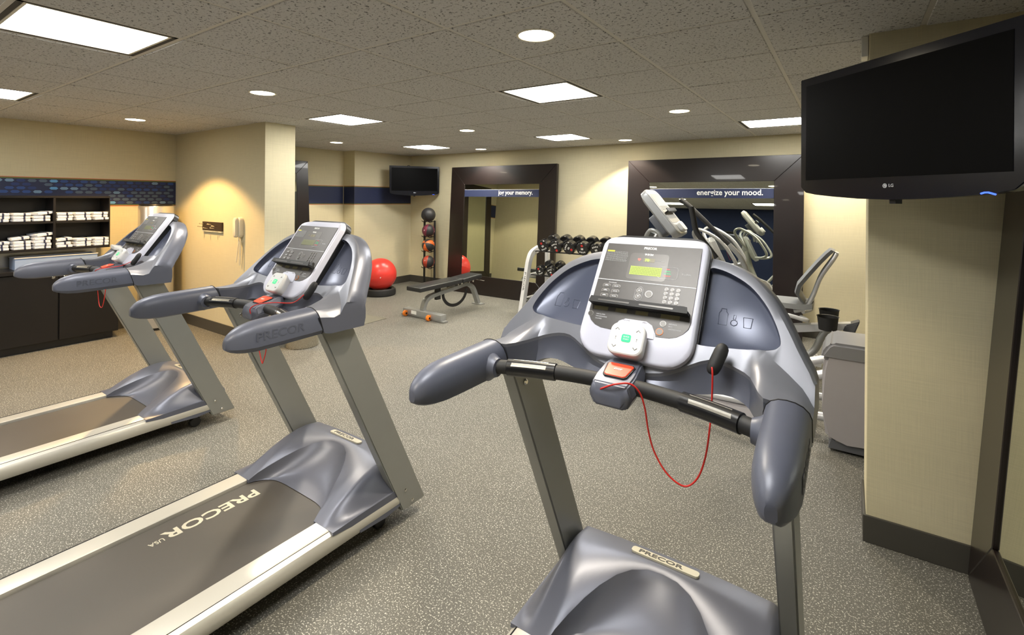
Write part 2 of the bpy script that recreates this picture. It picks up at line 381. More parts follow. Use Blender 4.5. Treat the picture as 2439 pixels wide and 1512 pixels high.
for k in range(7):
    v = 1.79-.040-k*.0395
    for q in range(int(L/.087)+1):
        u = .045+q*.087+(k % 2)*.0435
        yw = .3+u
        if u > L-.04 or yw < .75 or (yw < 2.10 and k > 3): continue
        if k > 0 and rr.random() > .62+.4*min(1, max(0, (yw-1.2)/1.0)): continue
        hx.append((u, v, rr.choices([0, 1, 2, 3, 4], [2, 4, 6, 4, .5] if yw < 1.9 else [1.5, 6, 3, 5, .6])[0]))
border('wall_border', 'navy wall border with blue hexagons above the towel shelves', lambda u, v, w: (X0+w, .3+u, v), L, hx)
hx = [(1.25+.087*q+.0435*(k % 2)-.25, 1.745-.0395*k, [3, 1, 2][(q+k) % 3]) for k in range(3) for q in range(4-k)]
border('wall_border', 'plain navy wall border between the column and the pilaster', lambda u, v, w: (X0+w, 3.19+u, v), 2.22, [(u+.25, v, c) for u, v, c in hx])
border('wall_border', 'short navy wall border on the pilaster step, facing the room', lambda u, v, w: (-6.93-u, 5.42-w, v), .285, [])
border('wall_border', 'plain navy wall border on the pilaster behind the small television', lambda u, v, w: (-6.93+w, 5.42+u, v), 1.3, [])
t = tag(meshobj('wall_sensor', bbox(.045, .073, 2.90, 3.0, 2.29, CZ, .004), WHITEP), 'white plastic box on the wall corner above the big television', 'sensor')

# ------------------------------------------------------------------ treadmill
YO = .9          # the root sits at y = .9 in the local plan
def TL(p): return (p[0], p[1]-YO, p[2])
FPT = [(0, 1.425), (.10, 1.424), (.17, 1.418), (.24, 1.402), (.30, 1.372), (.35, 1.325), (.39, 1.268), (.42, 1.215), (.44, 1.185), (.456, 1.155)]
ZT = FPT
ZC = [(0, 1.112), (.07, 1.114), (.12, 1.128), (.17, 1.152), (.21, 1.168), (.25, 1.168), (.29, 1.158), (.33, 1.146), (.37, 1.146), (.43, 1.143), (.456, 1.118)]
ZL = [(0, 1.075), (.10, 1.073), (.15, 1.070), (.20, 1.073), (.25, 1.083), (.29, 1.080), (.32, 1.066), (.36, 1.046), (.456, 1.046)]
def sm(a, b, x): t = min(1, max(0, (x-a)/(b-a))); return t*t*(3-2*t)
def yplane(z): return 1.357+(z-1.195)/1.28
def cat(tab, x):
    # smooth table lookup
    n = len(tab)
    for k in range(n-1):
        if x <= tab[k+1][0]:
            p0, p1, p2, p3 = tab[max(k-1, 0)][1], tab[k][1], tab[k+1][1], tab[min(k+2, n-1)][1]
            t = (x-tab[k][0])/(tab[k+1][0]-tab[k][0])
            return .5*((2*p1)+(-p0+p2)*t+(2*p0-5*p1+4*p2-p3)*t*t+(-p0+3*p1-3*p2+p3)*t**3)
    return tab[-1][1]
def hood_profile(l):
    a = abs(l); zt, zc, zl = cat(ZT, a), cat(ZC, a), cat(ZL, a)
    s = sm(.305, .368, a)                       # 0 = scoop zone, 1 = handle root
    ylip = yplane(zc)-.012; yend = 1.190; ybot = 1.224
    yl = ylip*(1-s)+ybot*s
    yB = yplane(zc)*(1-s)+(yend)*s
    P = []
    P.append((1.42, zl-.006))                  # underside rear
    P.append((yl+.03, zl-.004)); P.append((yl+.001, zl+.004))
    P.append((yl*.5+yB*.5+.010*(1-s), (zl+zc)/2))
    P.append((yB+.004, zc-.010)); P.append((yB+.002, zc))
    # concave run from the crease / handle top up into the face
    for q in (.12, .25, .40, .6, .8, .96):
        z = zc+.006+(zt-zc-.006)*q
        yf = yplane(z)
        # lean the lower part forward near the handles
        k = max(0, 1-q/.55)
        y = yf*(1-s)+s*(yf-(yplane(zc)-yB+.02)*0-((yplane(zc)-yend)*k**1.6))
        if s > 0: z = z-s*.028*math.sin(min(1, q/.6)*math.pi)
        P.append((y, z))
    ytp = yplane(zt)
    P.append((ytp+.006, zt+.002)); P.append((ytp+.014, zt+.001))
    dr = .072
    ry, rz = ytp+dr, zt-.012-.02*sm(.2, .4, a)
    P.append((ytp+.045, zt-.004)); P.append((ry, rz)); P.append((ry+.006, rz-.02))
    zb = 1.10
    P.append((max(1.425, ry*.42+1.42*.58), max(zl+.02, rz*.5+zb*.5))); P.append((1.425, max(zl+.01, 1.075)))
    return P
def cutter_pocket(sgn):
    # outline in (l, s) on the face plane; s measured along the plane from z=1.195
    pts = [(.166, .012), (.184, .003), (.28, .010), (.350, .020), (.372, .032), (.376, .050), (.364, .090), (.336, .146), (.290, .202), (.233, .238), (.190, .252), (.176, .249), (.172, .232)]
    pts = [(p.x, p.y) for p in spline([(a, b, 0) for a, b in pts]+[(pts[0][0], pts[0][1], 0)], 4)][:-1]
    return [(sgn*a, b) for a, b in pts]
NF = Vector((0, -.788, .616)); UF = Vector((0, .616, .788))     # face plane normal (to the user) and up direction
def face_pt(l, s, n=0): p = Vector((l, 1.357-YO, 1.195))+UF*s+NF*n; return p
def build_hood(parent):
    bm = bmesh.new(); ls = [-.456, -.452, -.443, -.43, -.415, -.4, -.38, -.36, -.345, -.33, -.315, -.3, -.285, -.27, -.25, -.23, -.21, -.19, -.165, -.14, -.115, -.09, -.06, -.03]
    ls = ls+[0]+[-x for x in ls[::-1]]
    def fl(l, k):
        f = (0, .25, .7, 1, 1, .7)[max(0, min(5, k-12))] if k > 12 else 0
        return math.copysign(min(.460, abs(l)+.018*f*sm(.12, .38, abs(l))), l) if l else 0
    V = loft(bm, [[(fl(l, k), y-YO, z) for k, (y, z) in enumerate(hood_profile(l))] for l in ls])
    ks = {id(v): k for sec in V for k, v in enumerate(sec)}
    for f in bm.faces:
        kk = [ks[id(v)] for v in f.verts]
        if len(kk) == 4: f.material_index = 0 if min(kk) >= 4 and max(kk) <= 13 else 1
        else: f.material_index = 1
    hood = meshobj('dashboard_hood', bm, [HOODF, HOOD], parent)
    for sgn in (-1, 1):
        bm = bmesh.new(); prism(bm, cutter_pocket(sgn), lambda u, v, w: face_pt(u, v, w), -.034, .05)
        c = meshobj('cutter', bm, HOODD, parent); md = hood.modifiers.new('b', 'BOOLEAN'); md.operation = 'DIFFERENCE'; md.object = c; md.solver = 'EXACT'
        dg = bpy.context.evaluated_depsgraph_get(); dg.update()
        c.parent = None
        me = bpy.data.meshes.new_from_object(hood.evaluated_get(dg)); hood.modifiers.clear(); hood.data = me; bpy.data.objects.remove(c)
    # light painted in: face above the crease lighter, scoop and sides darker
    me = hood.data
    me.polygons.foreach_set('use_smooth', [True]*len(me.polygons)); me.set_sharp_from_angle(angle=R(28))
    me.name = 'dashboard_hood'
    return hood
def build_treadmill():
    t = empty('treadmill', (0, YO, 0), 'x', 'treadmill', 'grey treadmills in a row')
    # --- deck
    bm = bmesh.new(); box(bm, -.36, .36, -.12-YO, 1.62-YO, .085, .150); meshobj('deck', bm, BLACKM, t)
    prof = [(.285, .150), (.285, .176), (.290, .179), (.372, .179), (.380, .177), (.3815, .1755), (.384, .1765), (.400, .166), (.409, .150), (.411, .132), (.406, .110), (.394, .094), (.378, .088), (.285, .088)]
    for sgn in (-1, 1):
        bm = bmesh.new(); prism(bm, [(sgn*a, b) for a, b in prof], lambda u, v, w: (u, w-YO, v), -.13, 1.70)
        o = meshobj('side_rail', bm, RAIL, t, True, 25)
        bm = bmesh.new(); prism(bm, [(sgn*a, b) for a, b in [(.380, .1765), (.3836, .1795), (.3836, .1745), (.380, .174)]], lambda u, v, w: (u, w-YO, v), -.129, 1.699)
        meshobj('rail_groove', bm, SEAM, o)
        bm = bbox(min(sgn*.282, sgn*.416), max(sgn*.282, sgn*.416), -.17-YO, -.125-YO, .08, .184, .012); meshobj('rail_end_cap', bm, BLACK, t, True)
    bm = bbox(-.278, .278, -.115-YO, 1.50-YO, .150, .163, .004, 2); belt = meshobj('running_belt', bm, BELT, t)
    bm = bmesh.new(); lathe(bm, [(.035, -.275), (.035, .275)], 20, frame((0, -.115-YO, .125), (0, 1, 0), (0, 0, 1))); meshobj('rear_roller', bm, BLACKM, t, True)
    # belt lettering (reads from the front of the machine)
    text('PRECOR', .085, CHAMP, frame((-.175, 1.10-YO, .1635), (0, -1, 0), (1, 0, 0)), belt, off=.0022, width=.40)
    text('USA', .036, CHAMP, frame((-.160, .868-YO, .1635), (0, -1, 0), (1, 0, 0)), belt, off=.0002, width=.055)
    # --- motor hood
    ls = [-.407, -.400, -.385, -.37, -.355, -.345, -.335, -.328, -.315, -.300, -.285, -.272, -.26, -.24, -.21, -.18, -.14, -.10, -.05]
    ls = ls+[0]+[-x for x in ls[::-1]]
    secs = []
    for l in ls:
        a = abs(l); k = min(1, a/.272)
        yE, zE = 1.632-.322*k**2.4, .313-.125*k**2.8
        side = sm(.325, .407, a)
        top = .322-.012*(a/.36)**2-.120*side**1.1
        P = []
        if a < .272:
            P.append((1.43, .150)); P.append((1.405-.09*k**6, .166))
            for q in (.15, .3, .5, .7, .85, 1):
                y = 1.405-.09*k**6; z = .166
                P.append((y+(yE-y)*(q**.75)*1.0-0*.012, z+(zE-z)*(q**1.5)))
        else:
            yE, zE = 1.305+.02*side, .180
            P.append((1.43, .150)); P.append((1.305, .166))
            for q in (.15, .3, .5, .7, .85, 1): P.append((1.305, .166+(zE-.166)*q))
        # outer skin from the edge to the crest and back
        yc = 1.66
        for q in (.03, .12, .25, .45, .65, .85, 1):
            y = yE+(yc-yE)*q; z = zE+(top-zE)*math.sin(q*math.pi/2)**(.95)
            P.append((y, z))
        P.append((1.735, top-.012)); P.append((1.765, top-.035)); P.append((1.82-.13*side, .20-.02*side)); P.append((1.835-.15*side, .10)); P.append((1.60, .09)); P.append((1.45, .10))
        secs.append([(l, y-YO, z) for y, z in P])
    bm = bmesh.new(); loft(bm, secs); mh = meshobj('motor_cover', bm, HOOD, t, True, 24)
    # badge on the cover
    M = frame((-.01, 1.685-YO, .3225), (1, 0, 0), (0, 1, -.10))
    bm = bmesh.new(); prism(bm, rrect(.235, .034, .012), lambda u, v, w: M @ Vector((u, v, w)), -.004, .0025); bd = meshobj('badge', bm, CHAMP, mh)
    text('PRECOR', .027, KEY, frame((-.025, 1.685-YO, .3252), (1, 0, 0), (0, 1, -.10)), bd.parent, 'badge_lettering', ext=.0008, off=.0006, width=.155)
    for sgn in (-1, 1):
        # --- uprights
        pr = [(1.245, 1.12), (1.705, .067), (1.855, .067), (1.395, 1.12)]
        pr = [(1.215, 1.10), (1.70, .067), (1.852, .067), (1.367, 1.10)]
        xa, xb = sorted((sgn*.360, sgn*.411))
        bm = bmesh.new(); prism(bm, [(y-YO, z) for y, z in pr], lambda u, v, w: (w, u, v), xa, xb)
        bmesh.ops.bevel(bm, geom=bm.edges[:], offset=.005, segments=2, affect='EDGES'); u = meshobj('upright', bm, UPR, t, True)
        for (y, z) in ((1.715, .165), (1.76, .095)):
            bm = bmesh.new(); lathe(bm, [(.008, 0), (.008, .003), (.005, .005)], 12, frame((sgn*.411, y-YO, z), (0, 1, 0), (0, 0, sgn*1))); meshobj('bolt', bm, STEEL, u)
        bm = bmesh.new(); lathe(bm, [(.010, 0), (.010, .004), (.006, .008)], 12, frame((sgn*.360, 1.31-YO, .995), (0, 1, 0), (0, 0, -sgn))); meshobj('bolt', bm, STEEL, u)
        bm = bmesh.new(); lathe(bm, [(.03, -.014), (.035, -.01), (.035, .01), (.03, .014)], 20, frame((sgn*.33, 1.62-YO, .035), (0, 1, 0), (0, 0, 1))); meshobj('wheel', bm, BLACK, t, True)
        bm = bmesh.new(); lathe(bm, [(.028, 0), (.028, .03), (.012, .035), (.012, .09)], 16, Matrix.Translation((sgn*.33, .05-YO, 0))); meshobj('foot', bm, BLACK, t, True)
        # --- pocket trays
        out = cutter_pocket(sgn); cx = sum(p[0] for p in out)/len(out); cy = sum(p[1] for p in out)/len(out)
        bm = bmesh.new(); sh = [((x-cx)*.994+cx, (y-cy)*.994+cy) for x, y in out]; inn = [((x-cx)*.96+cx, (y-cy)*.96+cy) for x, y in out]
        dep = lambda x: -.026
        A = [bm.verts.new(face_pt(x, y, -.0015)) for x, y in sh]; Bv = [bm.verts.new(face_pt(x, y, dep(x)+.004)) for x, y in sh]; Cv = [bm.verts.new(face_pt(x, y, dep(x))) for x, y in inn]
        n = len(A)
        for P_, Q_ in ((A, Bv), (Bv, Cv)):
            for k in range(n): bm.faces.new((P_[k], P_[(k+1) % n], Q_[(k+1) % n], Q_[k]))
        bm.faces.new(Cv)
        tr = meshobj('pocket_tray', bm, HOODD, t, True, 60)
        # raised icons: bottle, key, cup
        bm = bmesh.new(); x0, y0 = sgn*.225, .085
        if sgn < 0: x0 = -.30; y0 = .07
        for shp in ([(-.011, 0), (.011, 0), (.012, .036), (.007, .042), (.007, .050), (-.007, .050), (-.007, .042), (-.012, .036)], [(.030+.009*math.cos(a*.785), .010+.009*math.sin(a*.785)) for a in range(8)], [(.056, 0), (.074, 0), (.077, .03), (.053, .03)], [(.027, .021), (.033, .021), (.033, .034), (.027, .034)]):
            tube(bm, [face_pt(x0+a, y0+b, dep(x0+a)) for a, b in shp], .0013, 5, closed=True)
        meshobj('embossed_icon', bm, HOODD, tr)
        # --- side handle
        secs = []
        ysec = [1.206, 1.17, 1.12, 1.06, 1.00, .95, .91, .885, .868, .858, .853]
        for y in ysec:
            q = (1.205-y)/(1.205-.853)
            sc = math.sqrt(max(0, 1-max(0, (q-.62)/.385)**2.2))
            cxh = .4085+.008*q; zc = 1.100-.008*q
            w2, h2 = .0475-.008*q, .0545
            pr = [(-.97, -.5), (-.80, -.84), (-.45, -.98), (.0, -1.0), (.62, -1.0), (1, -.66), (1, .36), (.90, .62), (.66, .84), (.35, .96), (0, 1.0), (-.35, .97), (-.66, .84), (-.88, .60), (-1.0, .25), (-1.03, -.12)]
            s2 = .35+.65*sc if q < .999 else .30
            secs.append([(sgn*(cxh+a*w2*(sc*.9+.1)), y-YO-.017*b*(1-q), zc+b*h2*(sc*.88+.12)-.012*(1-sc)) for a, b in pr])
        bm = bmesh.new(); loft(bm, secs); h = meshobj('side_handle', bm, HANDLE, t, True, 31)
        bm = bmesh.new(); q = secs[0]; cxm = sgn*.4085
        tube(bm, [(x, y_, z) for x, y_, z in q], .0020, 6, closed=True); meshobj('seam', bm, SEAM, h)
        text('PRECOR', .044, HANDD, frame((sgn*.4562, 1.04-YO, 1.094), (0, sgn, 0), (0, 0, 1)), h, off=.0006, width=.19, ext=.0006)
        bm = bmesh.new(); lathe(bm, [(.044, 0), (.034, .012), (.029, .022), (.027, .028)], 20, frame((sgn*.374, 1.139-YO, 1.091), (0, 1, 0), (0, 0, 1)) if sgn < 0 else frame((sgn*.374, 1.139-YO, 1.091), (0, 0, 1), (0, 1, 0))); meshobj('bar_collar', bm, HANDLE, h, True)
    # --- cross bar
    bar = lambda l, dn=0, du=0: Vector((l, 1.213-.074*(l/.365)**2-YO+dn, 1.097-.005*(l/.365)**2+du))
    bm = bmesh.new(); tube(bm, [bar(-.36+.04*q) for q in range(19)], .0205, 20); cb = meshobj('cross_bar', bm, BLACKM, t, True)
    for sgn in (-1, 1):
        bm = bmesh.new(); tube(bm, [bar(sgn*x) for x in (.178, .180, .215, .25, .285, .322, .324)], [.0205, .0245, .0245, .0245, .0245, .0245, .0205], 20); sl = meshobj('pulse_grip', bm, BLACK, cb, True)
        for (dy, dz, hw) in ((-.020, .0150, .0055), (-.004, .0248, .0018), (.004, -.0252, .005)):
            bm = bmesh.new(); nv = Vector((0, dy, dz)).normalized(); tv_ = Vector((0, -nv.z, nv.y)); V = []
            for q in range(7):
                l = sgn*(.200+.102*q/6); c0 = bar(l)
                V.append([c0+nv*.0240-tv_*hw, c0+nv*.0256-tv_*hw, c0+nv*.0259, c0+nv*.0256+tv_*hw, c0+nv*.0240+tv_*hw])
            loft(bm, V); meshobj('pulse_sensor', bm, BRIGHT, cb)
    # --- stop box
    bm = bmesh.new()
    o2 = [(-.066, 1.088), (-.052, 1.124), (.052, 1.124), (.066, 1.088), (.050, 1.058), (-.050, 1.058)]
    def ring(y, k, dz, kz=1): return [(x*k, y-YO, 1.09+(z-1.09)*kz+dz) for x, z in o2]
    loft(bm, [ring(1.150, .70, -.016, .6), ring(1.163, .93, -.010, .95), ring(1.21, 1.0, .0), ring(1.265, .93, .016), ring(1.295, .80, .022, .8)])
    bmesh.ops.bevel(bm, geom=bm.edges[:], offset=.004, segments=2, affect='EDGES'); sb = meshobj('stop_box', bm, HOOD, t, True, 40)
    M = frame((0, 1.219-YO, 1.1275), (1, 0, 0), (0, 1, .27))
    bm = bmesh.new(); prism(bm, [(-.041, .026), (-.034, -.024), (-.026, -.031), (.026, -.031), (.034, -.024), (.041, .026), (.034, .034), (-.034, .034)], lambda u, v, w: M @ Vector((u, v, w)), -.012, .003); meshobj('button_bezel', bm, SEAM, sb)
    bm = bmesh.new(); prism(bm, [(-.037, .026), (-.031, -.022), (-.024, -.028), (.024, -.028), (.031, -.022), (.037, .026), (.031, .031), (-.031, .031)], lambda u, v, w: M @ Vector((u, v, w)), -.008, .0055)
    bmesh.ops.bevel(bm, geom=bm.edges[:], offset=.0015, segments=1, affect='EDGES'); meshobj('stop_button', bm, REDB, sb)
    text('STOP', .010, WHITE, M @ Matrix.Translation((0, .002, .0062)), sb, width=.023, ext=.0002, off=.0003)
    # --- display console
    N = Vector((0, -.813, .582)); U = Vector((0, .582, .813)); O = Vector((0, 1.29-YO, 1.141))
    pf = lambda u, v, w: Vector((u, 0, 0))+O+U*v+N*w
    PM = frame(O, (1, 0, 0), U)
    outl = rrect(.342, .430, .062, 7, 0, .213, rb=.078)
    def ins(P, d, cx=0, cy=.21): return [(x-(x-cx)*d/.17, y-(y-cy)*d/.21) for x, y in P]
    bm = bmesh.new()
    ly = [(outl, -.052, .030), (outl, -.046, 0), (outl, -.004, 0.), (outl, .0, .003), (outl, .0025, .009)]
    A = []
    for P, wv, d in ly: A.append([pf(x, y, wv-.03*max(0, (y-.38)/.045)**2*(1 if wv > -.02 else .3)) for x, y in ins(P, d)])
    loft(bm, A); pl = meshobj('display_console', bm, PLATE, t, True, 40)
    bm = bmesh.new(); prism(bm, ins(outl, -.004), pf, -.062, -.030); meshobj('console_gasket', bm, BLACK, pl)
    # graphite panel with the notch for the pad
    pan = [(.152, .378), (-.152, .378), (-.155, .24), (-.155, .135)]
    pan += [(-.155+.062*(1-math.cos(R(a))), .135-.055*math.sin(R(a))) for a in (20, 40, 60, 80)]
    pan += [(-.066, .079), (-.062, .090), (-.050, .105), (-.03, .110), (.03, .110), (.050, .105), (.062, .090), (.066, .079)]
    pan += [(.155-.062*(1-math.cos(R(a))), .135-.055*math.sin(R(a))) for a in (80, 60, 40, 20)]
    pan += [(.155, .135), (.155, .24)]
    bm = bmesh.new(); prism(bm, pan, pf, .0015, .0036); meshobj('display_panel', bm, PANEL, pl)
    bm = bmesh.new(); prism(bm, [(-.062, .070), (.062, .070), (.060, .092), (.050, .110), (.032, .1195), (-.032, .1195), (-.050, .110), (-.060, .092)], pf, .002, .0056); meshobj('pad_surround', bm, PLATE, pl)
    def flat(P, m, name, w0=.0036, w1=.0042, par=pl):
        bm = bmesh.new(); prism(bm, P, pf, w0, w1); return meshobj(name, bm, m, par)
    rect = lambda cx, cy, w_, h_: [(cx-w_/2, cy-h_/2), (cx+w_/2, cy-h_/2), (cx+w_/2, cy+h_/2), (cx-w_/2, cy+h_/2)]
    bm = bmesh.new(); prism(bm, rect(0, .243, .308, .0022), pf, .003, .0044); meshobj('divider_line', bm, LINE, pl)
    flat(rrect(.125, .095, .012, 4, -.003, .300), KEY, 'display_window', .0036, .0040)
    flat(rect(-.006, .284, .100, .030), LCD, 'matrix_display', .0036, .0046)
    bm = bmesh.new()
    for q in range(1, 20): prism(bm, rect(-.056+q*.005, .284, .0010, .030), pf, .0044, .0048)
    for q in range(1, 6): prism(bm, rect(-.006, .269+q*.005, .100, .0010), pf, .0044, .0048)
    meshobj('matrix_display_lines', bm, LCDD, pl)['kind'] = 'stuff'
    flat(rect(-.002, .323, .036, .0135), LCDOFF, 'heart_rate_window', .0036, .0045)
    text('Hr', .013, LEDG, PM @ Matrix.Translation((-.007, .323, .0047)), pl, 'heart_rate_digits', ext=.0002, off=.0004)
    text('♥', .009, LEDR, PM @ Matrix.Translation((-.034, .323, .0042)), pl, 'heart_symbol', ext=.0002)
    text('PRECOR', .011, WHITE, PM @ Matrix.Translation((-.006, .366, .0040)), pl, off=.0004, ext=.0002, width=.042)
    text('932i', .0085, WHITE, PM @ Matrix.Translation((-.006, .343, .0042)), pl, off=.0003, ext=.0002, width=.028)
    text('HEART RATE', .0045, TXT, PM @ Matrix.Translation((.034, .322, .0042)), pl, ext=.0001)
    text('SmartRate', .0062, LINE, PM @ Matrix.Translation((.119, .284, .0040)), pl, ext=.0001)
    flat(rrect(.026, .0050, .002, 2, -.1355, .349), YEL, 'warning_flash')
    bm = bmesh.new(); rl = random.Random(5)
    for q in range(10):
        x = -.149 if q > 0 else -.120
        while x < -.078:
            wl = rl.uniform(.003, .009); prism(bm, rect(x+wl/2, .3475-q*.0038, wl, .0011), pf, .0036, .0039); x += wl+.0012
    meshobj('warning_print', bm, TXT, pl)['kind'] = 'stuff'
    bm = bmesh.new(); tube(bm, [pf(x, y, .0040) for x, y in rrect(.058, .040, .008, 4, .065, .284)], .0005, 5, closed=True); meshobj('zone_outline', bm, LINE, pl)
    for q, mm in enumerate((LEDR, GREEN, GREEN, LEDR)):
        text(['PEAK', 'CARDIO', 'FAT BURN', 'WARM UP'][q], .0046, mm, PM @ Matrix.Translation((.063, .297-q*.0078, .0040)), pl, 'zone_print', ext=.0001)
    text('PROGRAMS', .0050, LINE, PM @ Matrix.Translation((-.102, .2335, .0040)), pl, ext=.0001)
    for r_ in range(3):
        for c_ in range(2):
            cx, cy = (-.119, -.0865)[c_], .2215-.0172*r_
            k = flat(rrect(.026, .0125, .0055, 4, cx, cy), KEYR, 'program_key', .0036, .0050); flat(rrect(.0235, .0100, .0045, 4, cx, cy-.0004), KEY, 'program_key_top', .005, .0056)
            bm = bmesh.new(); prism(bm, [(cx-.008, cy-.001), (cx+.008, cy-.001), (cx+.004, cy+.0015), (cx, cy+.0028 if c_ == 0 else cy), (cx-.004, cy+.0015)], pf, .0056, .0059); meshobj('key_symbol', bm, LINE, pl)
    def rkey(cx, cy, r, name='round_key', rim=KEYR):
        circ = lambda q: [(cx+q*math.cos(a*math.pi/8), cy+q*math.sin(a*math.pi/8)) for a in range(16)]
        flat(circ(r), rim, name+'_rim', .0036, .0050); flat(circ(r*.84), KEY, name, .0050, .0058)
    rkey(-.011, .2165, .0085); rkey(-.011, .1965, .0085); rkey(.0205, .2075, .0115)
    flat([(-.014, .2145), (-.008, .2145), (-.011, .2195)], LINE, 'arrow_symbol', .0058, .0061); flat([(-.014, .1990), (-.008, .1990), (-.011, .1940)], LINE, 'arrow_symbol', .0058, .0061)
    bm = bmesh.new(); tube(bm, [pf(x, y, .0040) for x, y in rrect(.024, .046, .0119, 5, -.011, .2065)], .0005, 5, closed=True); meshobj('key_outline', bm, LINE, pl)
    for r_ in range(4):
        for c_ in range(3): rkey(.0705+.0175*c_, .2295-.0135*r_, .0056, 'number_key')
    rkey(-.147, .121, .0088); rkey(.080, .121, .0088); rkey(.0745, .0955, .0108, 'round_key', ORNG)
    for cx, cy, wl in ((-.118, .144, .046), (-.052, .144, .036), (.012, .144, .038), (.096, .144, .054)): flat(rect(cx, cy, wl, .014), LCDOFF, 'readout_window', .0036, .0042)
    for q, s_ in enumerate(('TIME ELAPSED', 'TIME REMAINING', 'CALORIES')): text(s_, .0048, LINE, PM @ Matrix.Translation((-.129, .1225-.0072*q, .0040)), pl, 'readout_print', ext=.0001, align='LEFT')
    for q, s_ in enumerate(('DISTANCE', 'PACE', 'CALORIES/HOUR')): text(s_, .0048, LINE, PM @ Matrix.Translation((.096, .1225-.0076*q, .0040)), pl, 'readout_print', ext=.0001, align='LEFT')
    text('INCLINE', .0060, KEY, PM @ Matrix.Translation((-.028, .1145, .0062)), pl, ext=.0001); text('SPEED', .0060, KEY, PM @ Matrix.Translation((.028, .1145, .0062)), pl, ext=.0001)
    # reading rack: a black ledge with two slots
    bm = bmesh.new()
    ou = [(-.150, .158), (-.147, .178), (-.127, .180), (-.118, .172), (.112, .172), (.118, .182), (.133, .182), (.136, .172), (.150, .160), (.150, .152), (-.140, .150)]
    prism(bm, ou, lambda u, v, w: pf(u, v-.25*w, w), .004, .012)
    prism(bm, [(-.150, .152), (.150, .152), (.150, .160), (-.150, .160)], lambda u, v, w: pf(u, v-.10*w, w), .004, .036)
    prism(bm, [(-.150, .1515), (.150, .1515), (.146, .171), (-.146, .171)], lambda u, v, w: pf(u, v-.10*w, w), .032, .037)
    rk = meshobj('reading_rack', bm, BLACKM, pl)
    for cx in (-.07, .06): 
        bm = bmesh.new(); prism(bm, rrect(.10, .005, .0024, 3, cx, .160), lambda u, v, w: pf(u, v-.10*w, w), .0365, .0378); meshobj('rack_slot', bm, KEY, pl)
    # quick start pad
    def pad_ring(k, wv, sh=0): return [pf(x*k, .044+(y-.044)*k+sh, wv) for x, y in rrect(.104, .094, .024, 6, 0, .044)]
    bm = bmesh.new(); loft(bm, [pad_ring(.82, -.004, -.006), pad_ring(.93, .018, -.003), pad_ring(.99, .030), pad_ring(1.0, .040), pad_ring(.985, .0445), pad_ring(.95, .0465)]); meshobj('speed_pad', bm, WHITEP, pl, True, 50)
    bm = bmesh.new(); loft(bm, [pad_ring(.90, .0440), pad_ring(.90, .0472)]); meshobj('speed_pad_face', bm, mat('white_pad_face', (.66, .67, .66), .5) if 'white_pad_face' not in MATS else MATS['white_pad_face'], pl)
    bm = bmesh.new(); prism(bm, rrect(.027, .022, .005, 4, 0, .045), pf, .047, .0484); meshobj('quick_start_button', bm, GREEN, pl)
    text('QUICK', .0058, WHITE, PM @ Matrix.Translation((0, .0490, .0487)), pl, ext=.0001); text('START', .0058, WHITE, PM @ Matrix.Translation((0, .0415, .0487)), pl, ext=.0001)
    for sx in (-1, 1):
        for sy in (-1, 1):
            bm = bmesh.new(); c0 = .044+sy*.026
            tube(bm, [pf(sx*.031+a, c0+b*sy, .0474) for a, b in ((-.006, -.003), (0, .003), (.006, -.003))], .0010, 5); meshobj('arrow_symbol', bm, KEY, pl)
        bm = bmesh.new(); prism(bm, rect(sx*.031, .0455, .002, .004), pf, .047, .0476); prism(bm, rect(sx*.031, .0405, .003, .0012), pf, .047, .0476); meshobj('arrow_symbol', bm, KEY, pl)
    return t
TM = build_treadmill()
hood0 = build_hood(TM)
def add_clip(t, P=(.240, 1.300, 1.186)):
    M = frame((P[0], P[1]-YO, P[2]), (.78, .45, .30), (-.25, -.1, .9))
    # capsule-shaped clip lying on the hood ledge below the pocket
    M = frame((P[0], P[1]-YO, P[2]), (.92, -.05, -.30), (.36, .42, .80)); bm = bmesh.new(); V = []
    for k, (v, q, h) in enumerate([(-.043, .35, .5), (-.040, .62, .75), (-.033, .88, .95), (-.02, 1, 1.05), (0, 1, .9), (.02, 1, .95), (.033, .88, .85), (.040, .62, .65), (.043, .35, .45)]):
        V.append([M @ Vector((.0175*q*math.cos(a*math.pi/8), v, -.004+.017*h*(max(-.4, math.sin(a*math.pi/8))))) for a in range(16)])
    loft(bm, V)
    return meshobj('safety_clip', bm, BLACKM, t, True, 50)
add_clip(TM)
def add_cord(t, P, r=.0023):
    bm = bmesh.new(); tube(bm, [Vector(p)-Vector((0, YO, 0)) for p in spline(P, 6)], r, 6); return meshobj('safety_cord', bm, CORD, t, True, None)
TREADS = [(-.52, .965, 'grey treadmill nearest the viewpoint, at right with its red cord hanging in a wide loop'),
          (-2.20, .90, 'grey treadmill in the middle of the row, brown belt lettered at the bottom left'),
          (-4.07, .88, 'grey treadmill farthest left, in front of the towel cabinet')]
roots = []
for q, (x, y, lab) in enumerate(TREADS):
    if q == 0: r_ = TM; r_.location = (x, y, 0); r_['label'] = lab
    else: r_ = dup(TM, (x, y, 0), 0, lab)
    roots.append(r_)
